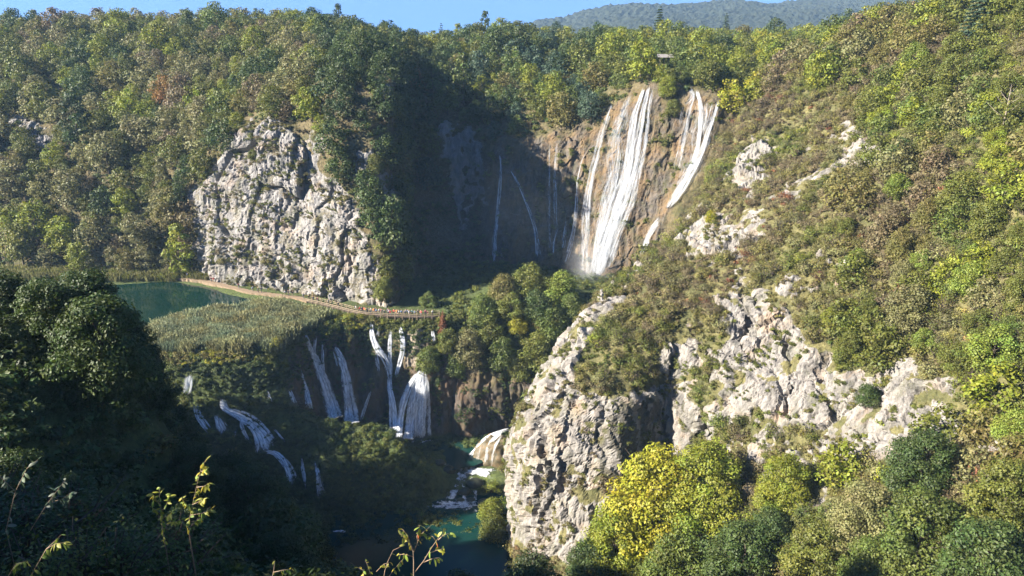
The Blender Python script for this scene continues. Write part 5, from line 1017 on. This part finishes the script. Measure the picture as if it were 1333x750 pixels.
def body_mesh(name, pose):
    J = {}; E = []; V = []; Rr = []; Z = []
    def v(k, p, r, z): J[k] = len(V); V.append(p); Rr.append(r); Z.append(z)
    st = {'stand': 0.03, 'walk': 0.22, 'lean': 0.06, 'photo': 0.04}[pose]
    v('pel', (0, 0, .95), .145, 1); v('waist', (0, 0, 1.10), .13, 0); v('chest', (0, .01, 1.32), .16, 0); v('neck', (0, .0, 1.48), .06, 2); v('head0', (0, -.015, 1.57), .075, 2); v('head', (0, -.02, 1.66), .098, 2); v('crown', (0, .0, 1.73), .07, 2)
    for s, n in ((-1, 'l'), (1, 'r')):
        f = st*s
        v('hip'+n, (.09*s, 0, .88), .10, 1); v('kn'+n, (.10*s, -.02+f*.5-.03, .49), .068, 1); v('an'+n, (.10*s, f, .09), .045, 1); v('toe'+n, (.12*s, f-.17, .035), .04, 3)
        v('sh'+n, (.19*s, .01, 1.40), .07, 0)
        if pose == 'photo': v('el'+n, (.24*s, -.16, 1.22), .045, 0); v('wr'+n, (.09*s, -.34, 1.48), .033, 2); v('ha'+n, (.06*s, -.37, 1.54), .036, 2)
        elif pose == 'lean': v('el'+n, (.26*s, -.10, 1.15), .045, 0); v('wr'+n, (.20*s, -.32, 1.08), .033, 2); v('ha'+n, (.17*s, -.39, 1.08), .036, 2)
        else: v('el'+n, (.26*s, -f*.4+.02, 1.13), .045, 0); v('wr'+n, (.27*s, -f*.9-.06, .90), .033, 2); v('ha'+n, (.265*s, -f*.95-.09, .81), .036, 2)
    E = [('pel', 'waist'), ('waist', 'chest'), ('chest', 'neck'), ('neck', 'head0'), ('head0', 'head'), ('head', 'crown')]
    for n in 'lr': E += [('pel', 'hip'+n), ('hip'+n, 'kn'+n), ('kn'+n, 'an'+n), ('an'+n, 'toe'+n), ('chest', 'sh'+n), ('sh'+n, 'el'+n), ('el'+n, 'wr'+n), ('wr'+n, 'ha'+n)]
    for n, s in (('l', -1), ('r', 1)):                    # thumb and four unequal fingers
        h = np.array(V[J['ha'+n]]); d = h-np.array(V[J['wr'+n]]); d /= np.linalg.norm(d); sd_ = np.cross(d, (1, 0, 0)); sd_ /= np.linalg.norm(sd_)
        for q in range(5):
            k = 'f%s%d' % (n, q); tip = h+d*(.075+.012*(q == 2)-.012*(q == 4))+sd_*(q-2.2)*.02 if q else h+d*.03+sd_*-.06; v(k, tuple(tip), .010, 2); E.append(('ha'+n, k))
    me = bpy.data.meshes.new(name); me.from_pydata(V, [(J[a], J[b]) for a, b in E], []); o = bpy.data.objects.new(name, me); COL.objects.link(o); m = o.modifiers.new('s', 'SKIN'); m.use_smooth_shade = True
    for i, sv in enumerate(me.skin_vertices[0].data): sv.radius = (Rr[i], Rr[i]*(.8 if Z[i] < 2 and Rr[i] > .12 else 1)); sv.use_root = (i == 0)
    o.modifiers.new('u', 'SUBSURF').levels = 1; dg = bpy.context.evaluated_depsgraph_get(); dg.update(); out = bpy.data.meshes.new_from_object(o.evaluated_get(dg)); bpy.data.objects.remove(o); out.name = name
    P_ = np.array([q.co[:] for q in out.vertices]); K = np.array(V); near = np.argmin(np.linalg.norm(P_[:, None]-K[None], axis=-1), axis=1); z = np.array(Z)[near]
    pt_col(out, 'zone', np.stack([(z == 0)*1.0, (z == 1)*1.0, (z == 3)*1.0], 1)); out.materials.clear(); out.materials.append(M_person); return out
BODY = {k: body_mesh('person', k) for k in ('stand', 'walk', 'lean', 'photo')}
def cap_mesh(name, c, r, cut):
    bm = bmesh.new(); bmesh.ops.create_uvsphere(bm, u_segments=10, v_segments=7, radius=1)
    for q in list(bm.verts):
        if q.co.z < cut and q.co.y < 0.25: bm.verts.remove(q)
    for q in bm.verts: q.co = Vector((q.co.x*r[0]+c[0], q.co.y*r[1]+c[1], q.co.z*r[2]+c[2]))
    me = bpy.data.meshes.new(name); bm.to_mesh(me); bm.free(); return me
HAIR = cap_mesh('hair', (0, .012, 1.68), (.105, .115, .115), 0.05); BAG = cap_mesh('backpack', (0, .22, 1.24), (.17, .13, .27), -2)
CLO = {'red': (.55, .03, .03), 'blue': (.06, .14, .42), 'white': (.75, .75, .75), 'black': (.02, .02, .02), 'orange': (.6, .2, .04), 'pink': (.62, .12, .25), 'grey': (.22, .22, .23), 'teal': (.05, .3, .3), 'yellow': (.6, .45, .06), 'navy': (.02, .04, .12), 'pale blue': (.3, .45, .65), 'maroon': (.2, .02, .04)}
PEOPLE = [(245, 362.2, 'blue', 'walk', 'alone at the far end of the path by the lake trees'), (275.5, 367, 'maroon', 'stand', 'as left half of a pair on the path'), (279, 367.6, 'red', 'walk', 'as right half of a pair on the path'), (311, 375.6, 'maroon', 'walk', 'alone on the path below the cliff bushes'), (329, 379.8, 'pale blue', 'walk', 'leading two dark figures on the path'), (336.5, 380.6, 'black', 'stand', 'just behind the pale blue walker'), (340.5, 381, 'navy', 'walk', 'following the black figure on the path'),
    (371.5, 385, 'white', 'walk', 'walking where the fence begins'), (375.5, 385.4, 'black', 'stand', 'beside the white-shirted walker where the fence begins'), (381.5, 386.2, 'black', 'walk', 'at the start of the wooden rails'), (395.5, 389, 'grey', 'walk', 'first behind the wooden rails'), (402.5, 391, 'black', 'stand', 'second behind the wooden rails'), (408.5, 392.5, 'navy', 'walk', 'third behind the wooden rails'), (414, 394, 'maroon', 'stand', 'fourth behind the wooden rails'), (428, 397, 'grey', 'walk', 'alone in the gap of the railed stretch'), (441, 400.4, 'black', 'walk', 'coming up to the crowd along the rails'),
    (463, 406, 'white', 'stand', 'at the left end of the crowd'), (468.5, 407.2, 'red', 'walk', 'bright at the left end of the crowd'), (474, 408.4, 'red', 'stand', 'next to another red shirt in the crowd'), (478.5, 408.9, 'white', 'photo', 'taking a picture near the two red shirts'), (482.5, 409.2, 'grey', 'lean', 'leaning on the rail above the winding cascade'), (486.5, 409.4, 'orange', 'stand', 'in the left half of the crowd'), (490, 409.7, 'pale blue', 'stand', 'right of the orange shirt in the crowd'), (493.5, 410, 'white', 'walk', 'right of the pale blue shirt in the crowd'), (497.5, 410.2, 'black', 'stand', 'near the middle of the crowd'), (501, 410.4, 'grey', 'photo', 'taking a picture in mid crowd'), (504.5, 410.7, 'navy', 'lean', 'leaning on the rail left of the red pair'),
    (508.5, 411, 'red', 'stand', 'left of a pair in red above the thin cascade'), (512.5, 411.1, 'red', 'lean', 'right of a pair in red above the thin cascade'), (516, 411.2, 'orange', 'stand', 'right beside the red pair'), (519.5, 411.3, 'white', 'stand', 'above the bright slanting cascade'), (523, 411.3, 'pale blue', 'walk', 'right of the white shirt above the slanting cascade'), (526.5, 411.4, 'navy', 'stand', 'between two pale blue shirts'), (530, 411.5, 'pale blue', 'photo', 'taking a picture in the right half of the crowd'), (533, 411.6, 'white', 'stand', 'in the right half of the crowd'), (536.5, 411.7, 'teal', 'lean', 'leaning on the rail right of the crowd'), (540, 411.8, 'pale blue', 'stand', 'last but one of the packed crowd'), (544, 411.9, 'grey', 'walk', 'at the packed crowd right end'),
    (471, 407.8, 'navy', 'walk', 'between two red tops at the crowd left end'), (476.5, 408.6, 'yellow', 'stand', 'as the only one in the left crowd'), (488, 409.5, 'black', 'photo', 'taking a picture beside the orange shirt'), (495.5, 410, 'maroon', 'stand', 'just left of the crowd middle'), (506.5, 410.8, 'white', 'walk', 'squeezed left of the red pair'), (518, 411.2, 'black', 'stand', 'between orange and white shirts'), (528, 411.4, 'white', 'walk', 'left of a picture taker in pale blue'), (548, 411.9, 'red', 'stand', 'alone between the crowd and the pink top'),
    (554, 411.8, 'pink', 'stand', 'apart right of the crowd'), (557, 411.7, 'maroon', 'stand', 'next to the pink top right of the crowd'), (563, 411.4, 'white', 'walk', 'rightmost before the russet conifer')]
rgq = np.random.default_rng(8)
for i, (px, py, cl, pose, txt) in enumerate(PEOPLE):
    p = G(px, py, WZ+0.03); dd = np.linalg.norm(WALKP[:, :2]-p[:2], axis=1)
    p[1] += (rgq.uniform(-.25, .75) if i > 15 else rgq.uniform(-.3, .3)); o = obj('person', BODY[pose]); o.location = p; o.scale = [rgq.uniform(1.06, 1.18)]*3
    o.rotation_euler = (0, 0, {'walk': R(60 if i % 2 else -120), 'stand': rgq.uniform(0, 6.28), 'lean': rgq.uniform(-.4, .4), 'photo': rgq.uniform(2.6, 3.6)}[pose]); o.color = (*CLO[cl], 1)
    tag(o, 'person in %s top %s' % (cl, txt), 'person', 'visitors on the path and boardwalk'); obj('hair', HAIR, M_hair, o)
    if i % 3 == 1: obj('backpack', BAG, M_bag, o)

# ------------------------------------------------------------------ near saplings and twigs with single leaves
def leaf_blade(name, L, w):
    V = []; ns = 6
    for i in range(ns):
        t = i/(ns-1); ww = w*math.sin(math.pi*min(1, t*0.93+0.05))**0.8; z = -0.35*L*t*t
        V += [(-ww, L*t, z-0.12*ww), (0, L*t, z+.15*ww), (ww, L*t, z-.12*ww)]
    f = []
    for i in range(ns-1):
        for j in range(2): a = i*3+j; f.append((a, a+1, a+4, a+3))
    me = bpy.data.meshes.new(name); me.from_pydata(V, [], f); me.polygons.foreach_set('use_smooth', np.full(len(f), True)); pt_col(me, 'shade', np.tile([.5, 1, 1], (len(V), 1))); me.materials.append(M_leaf); return me
LEAFS = [leaf_blade('leaf', 1, .24), leaf_blade('leaf', 1, .19)]
def add_leaf(par, p, dirv, size, colr, rg):
    o = obj('leaf', LEAFS[rg.integers(2)], None, par); d = Vector(dirv).normalized(); q = d.to_track_quat('Y', 'Z') @ Matrix.Rotation(rg.uniform(-.9, .9), 3, 'Y').to_quaternion(); o.rotation_mode = 'QUATERNION'; o.rotation_quaternion = q; o.location = p; o.scale = [size]*3; o.color = (*colr, 1); return o
YL = [(.30, .30, .04), (.36, .30, .03), (.22, .28, .05), (.17, .24, .04), (.34, .34, .08)]
def sapling(label, D, lines, leafsize, r0, per, seed, extra=None, pal=None):
    rg = np.random.default_rng(seed); p0 = P(*lines[0][0], D); e = empty('sapling', p0); tag(e, label, 'sapling')
    for i, ln in enumerate(lines):
        dz = rg.uniform(-.06, .06)*D*0.05; pp = np.array([P(a, b, D+dz*j) for j, (a, b) in enumerate(ln)])-p0
        if i == 0: pp = np.vstack([pp[0]+np.array([0.02, -.1, -2.2]), pp])
        rr = np.linspace(r0*(1 if i == 0 else .6), r0*.18, len(pp)); mb = MB(); mb.tube(pp, rr, 6); obj('stem' if i == 0 else 'branch', mb.mesh('branch', True), M_twig, e)
        nl = per[i] if isinstance(per, list) else per; s = resample(pp, .01); m = len(s)
        for q in range(nl):
            k = int(m*(0.45+0.55*q/max(1, nl-1)))-1 if i else int(m*(.55+.45*q/max(1, nl-1)))-1; pos = s[max(0, k)]; out = pp[-1]-pp[-2]; out = out/np.linalg.norm(out)
            d = out*.35+rg.normal(size=3)*.6+np.array([0, 0, -.55]); cl = (pal or YL)[rg.integers(len(pal or YL))]
            if extra and rg.random() < .08: cl = extra
            add_leaf(e, pos, d, leafsize*rg.uniform(.75, 1.2), cl, rg)
    return e
q = lambda pts, x0, y0, s: [(x0+a/s, y0+b/s) for a, b in pts]
k8 = 8.33
sapling('leafy sapling fork lit by sun in front of the lower pool', 9.0, [q([(655, 760), (655, 600), (650, 500), (620, 420)], 460, 660, k8), q([(650, 500), (700, 380), (740, 290), (840, 205)], 460, 660, k8), q([(655, 720), (760, 590), (850, 440), (900, 370), (960, 270)], 460, 660, k8), q([(830, 500), (900, 470), (985, 450)], 460, 660, k8), q([(760, 600), (860, 560), (930, 550)], 460, 660, k8), q([(650, 540), (560, 515), (490, 515)], 460, 660, k8), q([(650, 470), (620, 400), (560, 345), (510, 290)], 460, 660, k8), q([(620, 420), (590, 310), (530, 240)], 460, 660, k8), q([(700, 380), (690, 320), (720, 230), (710, 195)], 460, 660, k8), q([(900, 370), (860, 320), (830, 315)], 460, 660, k8), q([(920, 360), (970, 310), (1050, 280)], 460, 660, k8)], .10, .014, [3, 5, 6, 5, 5, 6, 6, 6, 8, 4, 6], 2, (.40, .10, .02))
sapling('low leafy spray beside the lit sapling fork at the bottom edge', 8.4, [q([(330, 780), (340, 700), (370, 600), (430, 470), (560, 410)], 460, 660, k8), q([(370, 780), (430, 690), (540, 560)], 460, 660, k8), q([(250, 700), (330, 620), (400, 600)], 460, 660, k8), q([(200, 780), (160, 640), (130, 580)], 460, 660, k8), q([(120, 790), (110, 690), (60, 660)], 460, 660, k8)], .075, .009, [6, 7, 6, 6, 6], 3)
k4 = 4.414
sapling('tall sunlit sapling tip rising above the shaded bushes', 13.0, [q([(640, 460), (660, 370), (690, 230), (715, 130), (745, 78)], 100, 580, k4), q([(690, 240), (730, 235), (760, 215)], 100, 580, k4), q([(665, 340), (710, 320), (740, 300)], 100, 580, k4), q([(655, 400), (720, 390), (770, 370)], 100, 580, k4), q([(660, 370), (630, 340), (600, 300)], 100, 580, k4), q([(715, 150), (740, 140), (755, 130)], 100, 580, k4), q([(650, 440), (690, 430), (710, 420)], 100, 580, k4)], .12, .016, [44, 14, 13, 16, 14, 10, 12], 4)
sapling('shorter sunlit sapling tip left of the tall one', 13.4, [q([(490, 460), (485, 380), (475, 300), (475, 240)], 100, 580, k4), q([(490, 380), (520, 330), (540, 280)], 100, 580, k4), q([(480, 340), (450, 310), (435, 275)], 100, 580, k4), q([(490, 420), (530, 400), (545, 385)], 100, 580, k4), q([(485, 400), (455, 370), (430, 355)], 100, 580, k4), q([(500, 460), (560, 440), (600, 425)], 100, 580, k4)], .115, .014, [26, 13, 13, 12, 12, 14], 5)
sapling('grey-leaved twig at the left edge in front of the dark slope', 12.0, [[(8, 690), (20, 640), (35, 610), (50, 598)], [(20, 640), (5, 625), (-5, 618)], [(40, 690), (62, 655), (85, 625)], [(62, 655), (80, 650), (95, 640)]], .13, .013, [18, 12, 16, 10], 6, None, [(.11, .14, .09), (.08, .12, .06), (.15, .17, .12)])
sapling('yellow-leaved twig at the bottom left among dark leaves', 10.0, [[(40, 750), (60, 715), (80, 696)], [(60, 715), (72, 708), (88, 706)], [(10, 752), (20, 735), (35, 730)]], .12, .010, [16, 12, 13], 7, None, [(.15, .19, .03), (.10, .15, .03), (.22, .22, .04)])
sapling('small pale leaf tip at the bottom edge right of the bushes', 11.0, [[(352, 760), (356, 745), (358, 730)], [(356, 745), (370, 742), (380, 741)]], .09, .012, [6, 6], 9)
for i, (px, py, D, s, cn, lab) in enumerate([(30, 700, 15, 1.5, 'dark green', 'dark leafy bush filling the bottom left corner'), (95, 690, 17, 1.6, 'dark green', 'dark leafy bush below the grey boulder'), (150, 735, 13, 1.2, 'deep green', 'green bush at the bottom edge left of the lit saplings'), (225, 715, 15, 1.3, 'deep green', 'green bush below the two lit sapling tips'), (292, 765, 19, 1.1, 'deep green', 'dark green bush at the bottom edge right of the lit saplings'), (0, 650, 20, 1.5, 'dark green', 'dark leafy bush at the left edge above the corner bush'), (70, 745, 12, 1.2, 'olive green', 'olive bush at the very bottom left')]):  # dark leaf colours deepen the shade on these near bushes
    p = P(px, py+35, D); p[2] -= 0.7; o = bush(CLOSE, p, s*.9, cn, rgb, None, lab)
    # its stem reaches down to the slope
# boulder on the near slope
L, k = hit(150, 690, ('near',)); bp = P(160, 645, 52)
tag(blob('boulder', bp, (1.9, 1.7, 3.3), M_boul, 9, 5, 0.12, 1.6), 'tall grey boulder jutting from the shaded slope at the left', 'rock')

# ------------------------------------------------------------------ labels: one per plant
from collections import defaultdict
gr = defaultdict(list)
for o, look, place, x in LABELS: gr[(look, place)].append((x, o))
ordn = ['first', 'second', 'third', 'fourth', 'fifth', 'sixth', 'seventh', 'eighth', 'ninth', 'tenth', 'eleventh', 'twelfth']
for (look, place), it in gr.items():
    it.sort(key=lambda t: t[0])
    for i, (x, o) in enumerate(it):
        if len(it) == 1: o['label'] = look+' '+place
        else:
            t = '%s %s, %s from the left' % (look, place, ordn[min(i, 11)])
            o['label'] = t if len(t.split()) <= 16 else t.replace(' the ', ' ')

# ------------------------------------------------------------------ the air of the canyon
hm, hn = new_mat('haze'); T = NT(hn); pv = T.n('ShaderNodeVolumePrincipled'); pv.inputs['Color'].default_value = (0.42, 0.68, 1.0, 1); pv.inputs['Density'].default_value = 0.00010; pv.inputs['Anisotropy'].default_value = 0.0
om = T.n('ShaderNodeOutputMaterial'); T.l(pv.outputs[0], om.inputs['Volume'])
mb = MB(); mb.box((0, 1500, 30), (3600, 3100, 166.5)); hz = obj('haze', mb.mesh('haze'), hm); hz['kind'] = 'stuff'

def puff(name, loc, scale, dens, col_):
    sm, sn = new_mat(name); T = NT(sn); tc = T.n('ShaderNodeTexCoord'); mp = T.n('ShaderNodeMapping'); mp.inputs['Location'].default_value = (0, 0, 0); T.l(tc.outputs['Object'], mp.inputs[0])
    gr_ = T.n('ShaderNodeTexGradient', gradient_type='QUADRATIC_SPHERE'); T.l(mp.outputs[0], gr_.inputs[0]); nz = T.noise(3.0, 3, .5, tc.outputs['Object'])
    pv = T.n('ShaderNodeVolumePrincipled'); pv.inputs['Color'].default_value = (*col_, 1); T.l(T.math('MULTIPLY', T.math('MULTIPLY', gr_.outputs['Fac'], nz), dens), pv.inputs['Density'])
    om = T.n('ShaderNodeOutputMaterial'); T.l(pv.outputs[0], om.inputs['Volume'])
    bm = bmesh.new(); bmesh.ops.create_icosphere(bm, subdivisions=3, radius=1.0); me = bpy.data.meshes.new(name); bm.to_mesh(me); bm.free(); o = obj(name, me, sm); o.location = loc; o.scale = scale; o['kind'] = 'stuff'
puff('spray', P(768, 345, 241), (11, 8, 17), 0.16, (.95, .97, 1))
puff('mist', P(640, 285, 255), (44, 26, 34), 0.008, (.70, .85, 1))
